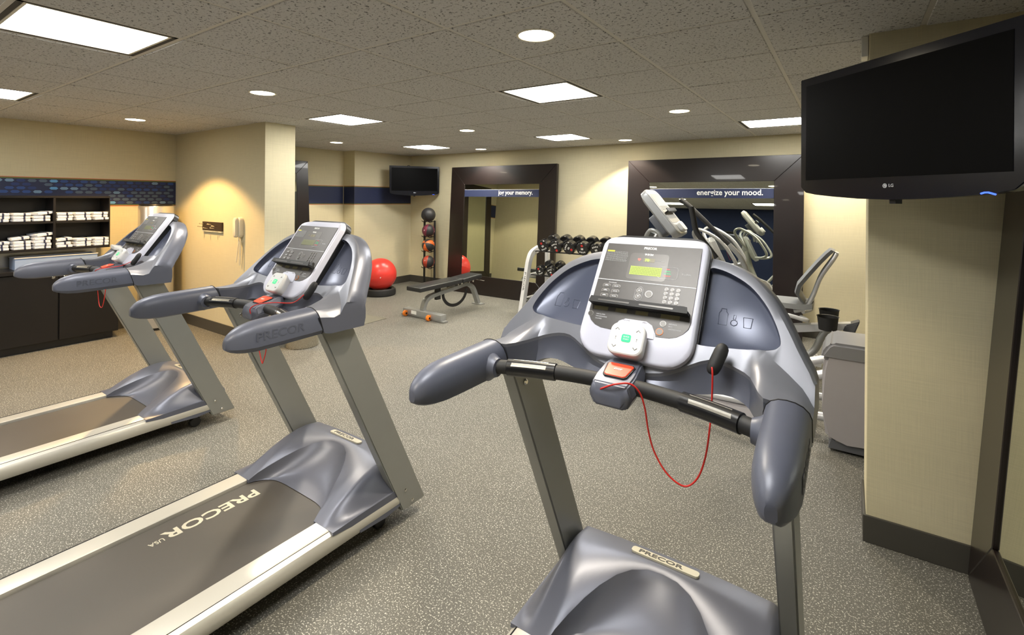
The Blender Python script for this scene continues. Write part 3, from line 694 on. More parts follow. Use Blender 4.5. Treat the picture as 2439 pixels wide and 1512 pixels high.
# the other two machines are switched off, and the far belt has turned its lettering out of sight
off_cache = {}
for r_ in roots[1:]:
    for c_ in list(r_.children_recursive):
        n_ = c_.name.split('.')[0]
        if n_ in ('matrix_display', 'heart_rate_digits', 'heart_symbol'):
            if c_.data.name not in off_cache: m_ = c_.data.copy(); m_.materials.clear(); m_.materials.append(LCDOFF); off_cache[c_.data.name] = m_
            c_.data = off_cache[c_.data.name]
for c_ in list(roots[2].children_recursive):
    if c_.name.startswith('lettering') and c_.parent.name.startswith('running_belt'): bpy.data.objects.remove(c_)
add_cord(roots[0], [(-.028, 1.165, 1.088), (-.018, 1.152, 1.098), (.02, 1.150, 1.118), (.055, 1.165, 1.122), (.076, 1.178, 1.100), (.088, 1.185, 1.060), (.095, 1.195, .996), (.109, 1.205, .941), (.139, 1.215, .892), (.178, 1.225, .870), (.207, 1.235, .894), (.224, 1.245, .948), (.232, 1.255, 1.020), (.234, 1.265, 1.077), (.235, 1.268, 1.150), (.232, 1.275, 1.170)])
add_cord(roots[1], [(-.045, 1.20, 1.10), (-.05, 1.19, 1.06), (-.02, 1.20, .98), (.030, 1.20, .865), (.045, 1.20, .865), (.068, 1.20, .93), (.06, 1.19, 1.02), (.03, 1.148, 1.09), (.06, 1.155, 1.125), (.12, 1.20, 1.135), (.19, 1.25, 1.135), (.232, 1.275, 1.170)])
add_cord(roots[2], [(-.045, 1.20, 1.10), (-.10, 1.19, 1.06), (-.10, 1.20, .95), (-.074, 1.20, .872), (-.04, 1.20, .853), (-.005, 1.20, .87), (.033, 1.20, .95), (.05, 1.20, 1.06), (.04, 1.148, 1.10), (.08, 1.16, 1.125), (.16, 1.24, 1.14), (.232, 1.275, 1.170)])
# ------------------------------------------------------------------ televisions
def tv(name, P0, P1, z0, z1, label, depth=.085, arm=.3):
    P0, P1 = Vector((*P0, 0)), Vector((*P1, 0)); W = (P1-P0).length; ex = (P1-P0).normalized(); H = z1-z0; mid = (P0+P1)/2
    t = empty(name, (mid.x, mid.y, z0), label, 'television', rz=math.atan2(ex.y, ex.x))
    # local: x along, -y towards the viewer
    h = .068
    out = [(-W/2, H), (-W/2+.004, .055), (-W/2+.03, .030)]+[(-W/2+W*q, .030-.030*math.sin(q*math.pi)) for q in (.1, .2, .35, .5, .65, .8, .9)]+[(W/2-.03, .030), (W/2-.004, .055), (W/2, H)]
    bm = bmesh.new(); prism(bm, out, lambda u, v, w: (u, w, v), 0, .045); bmesh.ops.bevel(bm, geom=bm.edges[:], offset=.003, segments=2, affect='EDGES'); b = meshobj('bezel', bm, TVB, t, True, 40)
    bm = bmesh.new(); prism(bm, [(-W/2+.035, .085), (W/2-.035, .085), (W/2-.035, H-.035), (-W/2+.035, H-.035)], lambda u, v, w: (u, w, v), -.0015, .003); meshobj('screen', bm, SCR, t)
    bm = bbox(-W/2+.08, W/2-.08, .045, depth+.03, .10, H-.06, .02); meshobj('back_shell', bm, BLACKM, t, True)
    M = frame((0, -.0012, .052), (1, 0, 0), (0, 0, 1))
    text('LG', .016, LINE, M @ Matrix.Translation((.012, 0, 0)), t, 'brand_lettering', ext=.0003, off=.0003)
    bm = bmesh.new(); lathe(bm, [(.0085, 0), (.0085, .001)], 20, M @ Matrix.Translation((-.012, 0, 0))); lg = meshobj('emblem', bm, LINE, t)
    bm = bmesh.new(); tube(bm, [M @ Vector((-.012+.0055*math.cos(a), .0055*math.sin(a), .0012)) for a in [k*.5 for k in range(1, 11)]]+[M @ Vector((-.012, 0, .0012))], .0007, 5); meshobj('emblem_line', bm, TVB, lg)
    bm = bmesh.new(); tube(bm, [(W*.36+q*.01, -.001, .020+.004*math.sin(q)) for q in range(5)], .003, 6); meshobj('standby_light', bm, BLUEG, t)
    bm = bmesh.new(); box(bm, -.05, .05, .09, .12, .12, H-.1); box(bm, -.03, .03, .10, arm, H*.4, H*.4+.08); box(bm, -.07, .07, arm-.012, arm, H*.4-.06, H*.4+.14); box(bm, -.012, .012, .02, .05, -.015, .02)
    meshobj('wall_bracket', bm, BLACKM, t)
    return t
tv('television', (-.185, 2.600), (.425, 2.010), 1.605, 2.145, 'large black flat television hanging at upper right beside the stub wall', arm=.62)
t2 = tv('television', (-6.643, 5.934), (-6.165, 6.687), 1.632, 2.158, 'small black flat television mounted across the far corner', arm=.50)
bm = bmesh.new(); tube(bm, spline([(-.15, .05, .48), (-.12, .06, .53), (-.08, .08, .535), (-.02, .2, .50), (.0, .35, .45)], 5), .006, 6); meshobj('cable', bm, BLACKM, t2)
bm = bmesh.new(); box(bm, -.27, -.21, .03, .07, .495, .525); meshobj('cable_box', bm, BLACKM, t2)

# ------------------------------------------------------------------ mirrors
def mirror(name, loc, rz, W, H, fw_, lean, label, band=None, bandw=None):
    t = empty(name, loc, label, 'mirror', rz=rz); t.rotation_euler = (R(-lean), 0, rz)
    th = .06
    for (pts, nm) in (([(-W/2, 0), (W/2, 0), (W/2-fw_, fw_), (-W/2+fw_, fw_)], 'frame_rail'), ([(-W/2, H), (-W/2+fw_, H-fw_), (W/2-fw_, H-fw_), (W/2, H)], 'frame_rail'),
                      ([(-W/2, 0), (-W/2+fw_, fw_), (-W/2+fw_, H-fw_), (-W/2, H)], 'frame_stile'), ([(W/2, 0), (W/2, H), (W/2-fw_, H-fw_), (W/2-fw_, fw_)], 'frame_stile')):
        bm = bmesh.new(); cx = sum(p[0] for p in pts)/4; cy = sum(p[1] for p in pts)/4
        prism(bm, [(x+(cx-x)*.0015, y+(cy-y)*.0015) for x, y in pts], lambda u, v, w: (u, -w, v), 0, th); bmesh.ops.bevel(bm, geom=bm.edges[:], offset=.003, segments=1, affect='EDGES')
        meshobj(nm, bm, ESP, t)
    bm = bmesh.new(); box(bm, -W/2+fw_-.004, W/2-fw_+.004, -.049, -.040, fw_-.01, H-fw_+.01); g = meshobj('mirror_glass', bm, GLASSM, t)
    if band:
        za, zb = H-fw_-.205, H-fw_-.085
        bm = bmesh.new(); box(bm, -W/2+fw_, W/2-fw_, -.0500, -.049, za, zb); meshobj('navy_band', bm, NAVY, t)
        bm = bmesh.new(); box(bm, -W/2+fw_, W/2-fw_, -.0503, -.049, zb-.003, zb+.001); meshobj('band_line', bm, LINE, t)
        text(band, .098, WHITE, frame((W/2-fw_-.115-bandw/2, -.0512, (za+zb)/2+.008), (1, 0, 0), (0, 0, 1)), t, ext=.0006, off=.0018, width=bandw)
    return t
mirror('leaning_mirror', (-4.70, 6.50, 0), 0, 2.10, 2.13, .305, 3.2, 'big dark-framed floor mirror whose navy band reads jog your memory', 'jog your memory.', .66)
mirror('leaning_mirror', (-1.475, 6.50, 0), 0, 2.10, 2.13, .305, 3.2, 'big dark-framed floor mirror whose navy band reads energize your mood', 'energize your mood.', .76)
mirror('leaning_mirror', (X0+.20, 4.12, 0), R(90), 1.06, 2.16, .20, 3.5, 'narrow dark-framed floor mirror just right of the beige column')
mirror('leaning_mirror', (.487, 1.85, 0), R(-90), 1.98, 2.13, .305, 3.8, 'dark-framed floor mirror seen edge-on at the right edge')

# ------------------------------------------------------------------ towel cabinets and things by the left wall
cab = empty('towel_shelf', (-7.08, 1.34, 1.0), 'black open shelf unit hung on the wall, stacked with towels', 'shelf')
def cbox(name, x0, x1, y0, y1, z0, z1, m, par, org, bev=.002):
    bm = bbox(x0-org[0], x1-org[0], y0-org[1], y1-org[1], z0-org[2], z1-org[2], bev, 1); return meshobj(name, bm, m, par)
O_ = (-7.08, 1.34, 1.0)
ys = [.62, 1.105, 1.59, 2.065]; xf = -6.92
cbox('back_panel', X0+.003, X0+.012, .62, 2.065, 1.013, 1.589, ESPB, cab, O_, 0)
cbox('top_panel', X0+.012, xf, .62, 2.065, 1.567, 1.589, ESPB, cab, O_); cbox('bottom_panel', X0+.012, xf, .62, 2.065, 1.013, 1.035, ESPB, cab, O_)
for y in ys: cbox('divider', X0+.012, xf, y-.011 if y > .7 else y, y+.011 if y < 2 else y, 1.035, 1.567, ESPB, cab, O_)
for a, b in zip(ys, ys[1:]): cbox('shelf_board', X0+.012, xf+.0, a+.011, b-.011, 1.300, 1.320, ESPB, cab, O_)
low = empty('base_cabinet', (-7.0, 1.1, 0), 'black-brown low cabinet with two doors and a steel knob under the towel shelf', 'cabinet'); O2 = (-7.0, 1.1, 0)
cbox('toe_kick', X0+.01, -6.87, .15, 2.08, 0, .075, BLACK, low, O2); cbox('body', X0+.01, -6.83, .13, 2.12, .075, .80, ESPB, low, O2)
cbox('countertop', X0+.01, -6.79, .12, 2.13, .80, .835, ESPB, low, O2)
for a, b in ((.14, .63), (.635, 1.115), (1.12, 1.60), (1.605, 2.115)):
    d = cbox('door', -6.829, -6.810, a+.003, b-.003, .085, .79, ESPB, low, O2)
    ky = b-.045 if a in (.14, 1.12) else a+.045
    bm = bmesh.new(); lathe(bm, [(.006, 0), (.006, .014), (.015, .02), (.016, .027), (.010, .033)], 14, frame((-6.810-O2[0], ky-O2[1], .745), (0, 1, 0), (0, 0, 1))); meshobj('knob', bm, STEEL, d, True)
bs = tag(meshobj('backsplash', bbox(X0+.003, X0+.010, .3, 2.02, .84, 1.01), BRUSH), 'grey metal backsplash strip between towel shelf and counter', 'backsplash')
bn = empty('towel_return_bin', (-7.02, 1.62, .836), 'pale blue low plastic bin on the counter under the towel shelf', 'bin')
bm = bmesh.new()
for s in ((-.11, -.10, -.33, .33, 0, .12), (.10, .11, -.33, .33, 0, .12), (-.10, .10, -.33, -.32, 0, .12), (-.10, .10, .32, .33, 0, .12), (-.10, .10, -.32, .32, 0, .01)): box(bm, *s)
meshobj('bin_body', bm, PBLUE, bn)
bm = bmesh.new(); box(bm, .095, .118, -.335, .335, .115, .123); box(bm, -.118, -.095, -.335, .335, .115, .123); meshobj('rim', bm, WHITEP, bn)
# towels : folded bundles in stacks
def towel_mesh():
    bm = bmesh.new(); w_, d_, h_ = .150, .26, .030
    sec = []
    for x in (-w_/2, -w_/2+.012, 0, w_/2-.012, w_/2):
        k = .55 if abs(x) == w_/2 else 1
        sec.append([(a*k, x, b*k+h_/2) for a, b in ((-d_/2, -h_*.35), (d_/2-.008, -h_*.48), (d_/2, -.2*h_), (d_/2-.004, 0), (d_/2, .2*h_), (d_/2-.008, h_*.48), (-d_/2, h_*.4))])
    loft(bm, sec); return bm
tw0 = empty('folded_towel', (0, 0, 0), 'x', 'towel', 'white folded towels on the shelves')
meshobj('towel_body', towel_mesh(), TOWEL, tw0, True, 60)
bm = bmesh.new(); loft(bm, [[(a*1.012, y, b*1.02+.015) for a, b in ((-.13, -.0105), (.122, -.0148), (.131, -.006), (.1265, 0), (.131, .006), (.122, .0150), (-.13, .012))] for y in (.010, .025)]); meshobj('navy_stripe', bm, STRIPE, tw0)
rt_ = random.Random(11); first = True
rows = []
for bay, (ya, yb) in enumerate(((.62, 1.105), (1.105, 1.59), (1.59, 2.065))):
    for sh, z in ((0, 1.0355), (1, 1.3205)):
        for c_ in range(3):
            yy = ya+.083+c_*.158
            nst = 3 if sh == 1 else (3 if (bay == 2) else 3+(c_ > 0))
            if sh == 0 and bay == 1 and c_ == 2: nst = 5
            rows.append((bay, sh, c_, yy, z, nst))
BN = ['left', 'middle', 'right']
for bay, sh, c_, yy, z, nst in rows:
    for k in range(nst):
        lab = 'white folded towel, %s in the %s stack of the %s %s shelf' % (('lowest', 'second up', 'third up', 'fourth up', 'topmost')[k], BN[c_], ('upper', 'lower')[sh == 0], ('left', 'centre', 'right')[bay])
        loc = (-7.055+rt_.uniform(-.004, .006), yy+rt_.uniform(-.006, .006), z+k*.0305+.0005); rz = R(rt_.uniform(-3, 3))
        if first: tw0.location = loc; tw0.rotation_euler = (0, 0, rz); tw0['label'] = lab; first = False; o = tw0
        else: o = dup(tw0, loc, rz, lab)
        if k == nst-1 and rt_.random() < .45: o.rotation_euler = (R(rt_.uniform(2, 9)), 0, R(rt_.uniform(-10, 10))); o.location.z += .010
# tall steel bin in the corner
tb = empty('tall_steel_bin', (-6.93, 2.52, 0), 'tall silver cylindrical bin with black top beside the towel shelf', 'bin')
bm = bmesh.new(); lathe(bm, [(.175, .03), (.178, .05), (.178, 1.46), (.172, 1.475), (.150, 1.472), (.148, 1.40)], 40, caps=False); meshobj('bin_body', bm, mat('silver_bin_paint', (.60, .60, .60), .28, .75), tb, True)
bm = bmesh.new(); lathe(bm, [(.165, 0), (.170, .03), (.10, .03)], 40); meshobj('bin_base', bm, BLACK, tb, True)
bm = bmesh.new(); lathe(bm, [(.172, 1.47), (.174, 1.485), (.168, 1.495), (.135, 1.490), (.12, 1.46), (.01, 1.45)], 40); meshobj('bin_lid', bm, BLACK, tb, True)
sb_ = empty('steel_waste_bin', (-4.86, 3.13, 0), 'round polished steel waste bin on the floor behind the middle treadmill', 'bin')
bm = bmesh.new(); lathe(bm, [(.165, 0), (.17, .01), (.17, .46), (.165, .47)], 30); meshobj('bin_body', bm, mat('shiny_bin_steel', (.55, .51, .43), .10, 1), sb_)
bm = bmesh.new(); lathe(bm, [(.168, .47), (.172, .48), (.165, .50), (.12, .55), (.05, .575), (.01, .58)], 44); meshobj('bin_lid', bm, BRUSH, sb_, True)
# phone and plate on the partition
ph = empty('wall_phone', (-5.56, 2.838, 1.255), 'ivory corded telephone on the beige partition wall', 'telephone')
bm = bmesh.new(); loft(bm, [[(x*k, -w_, y*k) for x, y in rrect(.10, .225, .045, 6)] for k, w_ in ((1, 0), (1, .03), (.9, .042))]); meshobj('phone_base', bm, IVORY, ph, True, 50)
bm = bmesh.new(); loft(bm, [[(-.012+x*k, -w_, y*k) for x, y in rrect(.066, .225, .03, 6)] for k, w_ in ((.95, .038), (1, .05), (.97, .068), (.85, .076))]); meshobj('handset', bm, IVORY, ph, True, 50)
bm = bmesh.new(); tube(bm, spline([(.01, -.03, -.11), (.0, -.035, -.2), (-.02, -.04, -.34), (-.025, -.04, -.385), (-.015, -.04, -.34), (.02, -.035, -.15), (.03, -.035, -.25), (.025, -.035, -.40), (.04, -.03, -.38), (.045, -.03, -.12)], 6), .0045, 6); meshobj('phone_cord', bm, IVORY, ph, True, None)
kp = empty('coat_hook_plate', (-6.20, 2.838, 1.235), 'dark wooden plate with steel hooks on the partition wall left of the telephone', 'coat hooks')
meshobj('plate', bbox(-.235, .235, -.018, 0, -.045, .058, .002), mat('dark_walnut', (.030, .017, .008), .4), kp)
meshobj('plate_edge', bbox(-.235, .235, -.020, 0, -.062, -.046, .002), mat('pale_plate_edge', (.5, .5, .42), .4), kp)
for x, z in ((-.16, .03), (.03, .03), (-.20, -.005), (-.06, -.015), (.10, -.01), (.13, .012)):
    bm = bmesh.new(); tube(bm, [(x, -.018, z), (x+.005, -.05, z), (x+.002, -.085, z+.008)], [.004, .0035, .0075], 8); meshobj('hook', bm, STEEL, kp, True)

# ------------------------------------------------------------------ ball corner
rb = tag(None or bpy.data.objects.new('exercise_ball', None), 'red inflated exercise ball standing in a black ring by the far corner', 'ball'); COL.objects.link(rb); rb.location = (-6.36, 5.50, .335)
bm = bmesh.new(); pr = []
for k in range(61):
    a = -math.pi/2+math.pi*k/60; r0 = .262
    g = 0
    for gp in (-.42, -.30, -.18, -.06, .06): g += math.exp(-((a-gp)/.022)**2)
    rr_ = r0+.0030*g; pr.append((max(.0008, rr_*math.cos(a)), rr_*math.sin(a)))
lathe(bm, pr, 56, Matrix.Rotation(R(14), 4, 'X')); meshobj('ball_skin', bm, REDBALL, rb, True, None)
bm = bmesh.new(); lathe(bm, [(.012, -.003), (.012, .002), (.008, .004)], 12, frame(Vector((.20, -.165, -.02)), (0, 0, 1), (.6, .78, 0))); meshobj('valve_plug', bm, WHITEP, rb)
bm = bmesh.new(); lathe(bm, [(.235, 0), (.25, .01), (.255, .05), (.245, .10), (.225, .115), (.185, .10), (.175, .02), (.235, 0)], 44, caps=False); tag(meshobj('ball_ring', bm, BLACKM, None, True), 'black plastic ring holding the red exercise ball', 'ring').location = (-6.36, 5.50, 0)
rk = empty('ball_rack', (-6.235, 6.52, 0), 'black upright steel rack holding four medicine balls against the far wall', 'rack')
for s in (-1, 1):
    meshobj('post', bbox(s*.125-.016, s*.125+.016, -.012, .012, 0, 1.19, .003), BLACKM, rk)
for z in (.02, .34, .63, .895, 1.165):
    bm = bmesh.new(); box(bm, -.11, .11, -.008, .008, z, z+.012); meshobj('cross_piece', bm, BLACKM, rk)
    if z > .1 :
        for s in (-1, 1):
            bm = bmesh.new(); tube(bm, [(s*.07, 0, z), (s*.07, -.07, z-.01), (s*.07, -.13, z+.02)], .006, 6); meshobj('cradle_arm', bm, BLACKM, rk)
bm = bmesh.new(); box(bm, -.14, .14, -.16, .012, 0, .012); meshobj('foot_plate', bm, BLACKM, rk)
def medball(z, r, panel, label, rot, tilt):
    o = bpy.data.objects.new('medicine_ball', None); COL.objects.link(o); o.location = (-6.19, 6.44, z); tag(o, label, 'ball', 'medicine balls on the rack')
    M = Matrix.Rotation(R(rot), 4, 'Z') @ Matrix.Rotation(R(tilt), 4, 'Y')
    bm = bmesh.new(); bmesh.ops.create_uvsphere(bm, u_segments=32, v_segments=20, radius=r); bmesh.ops.transform(bm, matrix=M, verts=bm.verts); meshobj('ball_body', bm, BALLK, o, True, None)
    if panel:
        for q in range(3):
            bm = bmesh.new(); V = []
            for i in range(13):
                b = -math.pi/2*.98+math.pi*.98*i/12
                V.append([bm.verts.new(M @ Vector(((r*1.006)*math.cos(b)*math.cos(a), (r*1.006)*math.cos(b)*math.sin(a), (r*1.006)*math.sin(b)))) for a in [q*2*math.pi/3+R(-24+48*k/6) for k in range(7)]])
            for A_, B_ in zip(V, V[1:]):
                for k in range(6): bm.faces.new((A_[k], A_[k+1], B_[k+1], B_[k]))
            meshobj('colour_panel', bm, panel, o, True, None)
            a = q*2*math.pi/3; nv = (M.to_3x3() @ Vector((math.cos(a), math.sin(a), 0)))
            upv = M.to_3x3() @ Vector((0, 0, 1))
            text('6' if panel is OBALL else '8', .03, WHITE, frame(nv*r*1.012, upv.cross(nv), upv), o, 'ball_number', ext=.0008)
    else:
        bm = bmesh.new(); tube(bm, [M @ Vector((r*.42*math.cos(a*.4), -r*.93, r*.35*math.sin(a*.4)-.02)) for a in range(16)], .006, 6, closed=True); meshobj('finger_ring', bm, SEAM, o, True)
    return o
medball(1.293, .127, None, 'largest plain black medicine ball, on top of the rack', 0, 0)
medball(1.012, .112, MAROON, 'black and maroon medicine ball, second from the top of the rack', 180+215, 10)
medball(.748, .113, OBALL, 'black and orange medicine ball, third from the top of the rack', 280, 62)
medball(.455, .112, RBALL, 'black and brick red medicine ball, lowest on the rack', 282, -18)

# ------------------------------------------------------------------ weight bench
be = empty('weight_bench', (-4.66, 5.25, 0), 'silver weight bench with black vinyl pad and orange wheels', 'bench', rz=R(-3))
def bpart(name, bm, m, par=be, sm_=True): return meshobj(name, bm, m, par, sm_)
Mp = Matrix.Translation((0.02, -.26, .415)) @ Matrix.Rotation(R(1.5), 4, 'X')
bpart('back_pad', bbox(-.135, .135, -.40, .40, -.03, .03, .014, 3, Mp), VINYL)
Mp = Matrix.Translation((0.02, .36, .435)) @ Matrix.Rotation(R(4), 4, 'X'); bpart('seat_pad', bbox(-.135, .135, -.20, .20, -.03, .03, .014, 3, Mp), VINYL)
def flatbar(P, w_, h_):
    bm = bmesh.new(); P = spline(P, 5); V = []
    for i, p in enumerate(P):
        tv_ = (P[min(i+1, len(P)-1)]-P[max(i-1, 0)]).normalized(); nn = Vector((0, -tv_.z, tv_.y))
        V.append([p+Vector((a*w_/2, 0, 0))+nn*b*h_/2 for a, b in ((-1, -1), (1, -1), (1, 1), (-1, 1))])
    loft(bm, V); return bm
bpart('spine', flatbar([(0, -.46, .07), (0, -.46, .14), (0, -.40, .235), (0, -.25, .275), (0, .15, .315), (0, .36, .335), (0, .50, .28), (0, .58, .15), (0, .64, .015)], .07, .05), SILV, sm_=False)
st = bpart('front_foot', bbox(-.33, .40, -.53, -.43, .022, .095, .004), SILV)
bpart('foot_plate', bbox(-.37, .44, -.52, -.44, .004, .022, .002), SILV); bpart('rear_plate', bbox(-.09, .09, .60, .70, 0, .012, .002), SILV)
bpart('caution_label', bbox(-.16, -.06, -.532, -.529, .04, .085), WHITE)
for x in (-.25, .20):
    bm = bmesh.new(); lathe(bm, [(.018, -.02), (.038, -.014), (.038, .014), (.018, .02)], 20, frame((x, -.555, .040), (0, 1, 0), (0, 0, 1))); wv = bpart('wheel', bm, ORNG)
    bm = bmesh.new(); lathe(bm, [(.014, .019), (.014, .024)], 12, frame((x, -.555, .040), (0, 1, 0), (0, 0, 1))); meshobj('hub', bm, BLACK, wv)
arc = [(0, -.05+.26*math.cos(R(a)), .335+.0-.26*math.sin(R(a))*.85) for a in range(5, 171, 11)]
bpart('adjusting_arc', flatbar([(0, .14+.24*math.cos(R(a)), .27-.24*math.sin(R(a))*.85) for a in range(0, 181, 15)], .012, .042), BLACKM, sm_=False)
bpart('pad_bracket', bbox(-.02, .02, -.24, -.16, .20, .39), BLACKM, sm_=False)
for y in (.16, .40):
    bm = bmesh.new(); tube(bm, [(.05, y, .352), (.05, y, .385), (-.05, y, .385), (-.05, y, .352)], .008, 6); bpart('hinge_bracket', bm, STEEL)
    bm = bmesh.new(); lathe(bm, [(.017, 0), (.017, .006), (.008, .012)], 14, frame((.135, y-.02, .395), (0, 1, 0), (0, 0, 1))); bpart('bolt', bm, STEEL)
bm = bmesh.new(); tube(bm, [(.06, .50, .40), (.16, .60, .37)], .006, 6); bpart('release_pin', bm, STEEL)
fm = tag(meshobj('floor_mat', bbox(-.95, 0, -.40, 0, 0, .004, M=Matrix.Translation((-5.03, 4.46, .001)) @ Matrix.Rotation(R(2), 4, 'Z')), MAT), 'thin brown floor mat lying behind the middle treadmill', 'mat')

# ------------------------------------------------------------------ dumbbell rack
dr = empty('dumbbell_rack', (-2.70, 5.75, 0), 'silver three-tier dumbbell rack against the wall between the big mirrors', 'rack')
for s, x in ((-1, -.80), (1, .80)):
    bm = bmesh.new(); P = spline([(x, -.42, .0), (x, -.34, .28), (x, -.24, .66), (x, -.20, .78), (x, -.14, .86), (x, -.02, .905), (x, .05, .92)], 4); V = []
    for i, p in enumerate(P):
        tv_ = (P[min(i+1, len(P)-1)]-P[max(i-1, 0)]).normalized(); nn = Vector((0, -tv_.z, tv_.y)); V.append([p+Vector((a*.025, 0, 0))+nn*b*.040 for a, b in ((-1, -1), (1, -1), (1, 1), (-1, 1))])
    loft(bm, V); fr = meshobj('end_frame', bm, LSILV, dr)
    meshobj('rear_post', bbox(x-.025, x+.025, .25, .31, 0, 1.0, .004), LSILV, dr)
    meshobj('base_beam', bbox(x-.03, x+.03, -.46, .38, 0, .06, .004), LSILV, dr)
    meshobj('tier_arm', bbox(x-.022, x+.022, -.20, .26, .555, .60, .003, M=Matrix.Translation((0, .0, 0))), LSILV, dr)
    meshobj('tier_arm', bbox(x-.022, x+.022, -.28, .26, .255, .30, .003), LSILV, dr)
    if s < 0:
        u_ = Vector((0, .10, .38)).normalized()
        M = frame((x-.0262, -.285, .52), (0, 0, -1), (0, 1, 0)); M = frame((x-.0, -.345, .50), tuple(-u_), (1, 0, 0))
        nrm = Vector((0, -u_.z, u_.y)); M = frame(Vector((x, -.278, .505))+nrm*.0415, tuple(-u_), (1, 0, 0))
        bm = bmesh.new(); prism(bm, rrect(.30, .042, .004), lambda u, v, w: M @ Vector((u, v, w)), -.0015, .0005); meshobj('name_label', bm, WHITEP, fr)
        text('PRECOR', .036, KEY, M @ Matrix.Translation((0, 0, .001)), fr, width=.24, off=.0006)
TIERS = [(.905, .02, .083), (.60, -.08, .066), (.30, -.18, .055)]
for z, yo, r in TIERS:
    for dy in (-.085, .085):
        bm = bmesh.new(); prism(bm, [(-.022, 0), (.022, 0), (.026, .012), (-.026, .012)], lambda u, v, w: (w, yo+dy+u, z+v+dy*.21), -.80, .80); meshobj('tray_rail', bm, BLACKM, dr)
def dumbbell(r, L_, hl):
    o = bpy.data.objects.new('dumbbell', None); COL.objects.link(o)
    for s in (-1, 1):
        Mh = frame((0, s*L_/2, 0), (1, 0, 0), (0, 0, 1)) if s < 0 else frame((0, s*L_/2, 0), (1, 0, 0), (0, 0, -1))
        # z axis of Mh points to -y for s<0, +y for s>0
        bm = bmesh.new(); lathe(bm, [(r*.86, -hl), (r, -hl+.010), (r, -.010), (r*.9, -.001), (r*.88, 0)], 28, Mh); hd = meshobj('head', bm, DUMB, o, True, 30)
        if s < 0:
            text('50', r*.40, DTXT, Mh @ Matrix.Translation((0, 0, .0006)), hd, 'weight_number', off=.0008); text('IRON', r*.34, DTXT, Mh @ Matrix.Translation((0, -r*.55, .0006)), hd, 'head_lettering') if False else None
            bm = bmesh.new(); lathe(bm, [(r*.2, 0), (r*.2, .0008)], 14, Mh @ Matrix.Translation((0, r*.52, 0))); meshobj('red_emblem', bm, DRED, hd)
            bm = bmesh.new()
            for q in range(4): prism(bm, [(-.45*r+q*.26*r, -.62*r-abs(q-1.5)*-.05*r), (-.45*r+q*.26*r+.15*r, -.62*r-abs(q-1.5)*-.05*r), (-.45*r+q*.26*r+.15*r, -.42*r-abs(q-1.5)*-.05*r), (-.45*r+q*.26*r, -.42*r-abs(q-1.5)*-.05*r)], lambda u, v, w: Mh @ Vector((u, v, w)), 0, .0008)
            meshobj('head_print', bm, DTXT, hd)
    bm = bmesh.new(); tube(bm, [(0, y, 0) for y in (-L_/2+hl-.002, -.04, 0, .04, L_/2-hl+.002)], [.015, .0145, .017, .0145, .015], 14); meshobj('handle', bm, STEEL, o, True)
    return o
DL = ['upper', 'middle', 'lower']
OW = ['first', 'second', 'third', 'fourth', 'fifth', 'sixth', 'seventh', 'eighth']
for ti, (z, yo, r) in enumerate(TIERS):
    step = (.190, .165, .15)[ti]; n = (8, 8, 8)[ti]; L_ = (.36, .31, .25)[ti]; base = None
    for k in range(n):
        x = -2.70-.62+k*step; loc = (x, 5.75+yo, z+.010+math.sqrt(max(0, r*r-.0))+.002); lab = 'black round dumbbell, %s from the left end on the %s tier of the rack' % (OW[k], DL[ti])
        if base is None:
            base = dumbbell(r, L_, (.105, .085, .065)[ti]); tag(base, lab, 'dumbbell', 'dumbbells on the rack'); base.location = loc; o = base; b0 = True
        else: o = dup(base, loc, 0, lab)
        o.rotation_mode = 'YXZ'; o.location.z += .006
        o.rotation_euler = (R(12), R([-25, 160, 115, 0, 165, 100, 40, 200][k]), 0)

# ------------------------------------------------------------------ elliptical trainer (faces -x)
EY = 4.18
el = empty('elliptical_trainer', (-.75, EY, 0), 'grey elliptical trainer facing left, its rear cover beside the stub wall', 'elliptical'); EO = Vector((-.75, EY, 0))
def ep(name, bm, m, par=el, s=True, ang=40):
    bmesh.ops.translate(bm, vec=-EO, verts=bm.verts); return meshobj(name, bm, m, par, s, ang)
# rear drive cover
def ring_cov(x, hz, hy, z0): return [(x, EY-hy, z0), (x, EY-hy, hz), (x, EY+hy, hz), (x, EY+hy, z0)]
bm = bmesh.new(); out = [(-.115, .10), (-.135, .30), (-.135, .58), (-.112, .705), (-.095, .725), (.42, .725), (.46, .69), (.50, .30), (.46, .10), (.0, .075), (-.08, .08)]
prism(bm, [(a, b*.90) for a, b in out], lambda u, v, w: (u, w, v), EY-.44, EY-.06); bmesh.ops.bevel(bm, geom=bm.edges[:], offset=.02, segments=3, affect='EDGES'); ep('rear_cover', bm, GREYC)
bm = bmesh.new(); out = [(-.145, .66), (-.14, .70), (-.105, .765), (-.08, .785), (.40, .785), (.46, .75), (.48, .66)]
prism(bm, [(a, b*.89) for a, b in out], lambda u, v, w: (u, w, v), EY-.45, EY-.05); bmesh.ops.bevel(bm, geom=bm.edges[:], offset=.018, segments=3, affect='EDGES'); ep('cover_cap', bm, mat('mid_grey_cap', (.20, .20, .215), .4, .1))
bm = bmesh.new(); prism(bm, [(-.10, .02), (.46, .02), (.44, .09), (-.08, .09)], lambda u, v, w: (u, w, v), EY-.42, EY-.08); ep('cover_base', bm, DGREY)
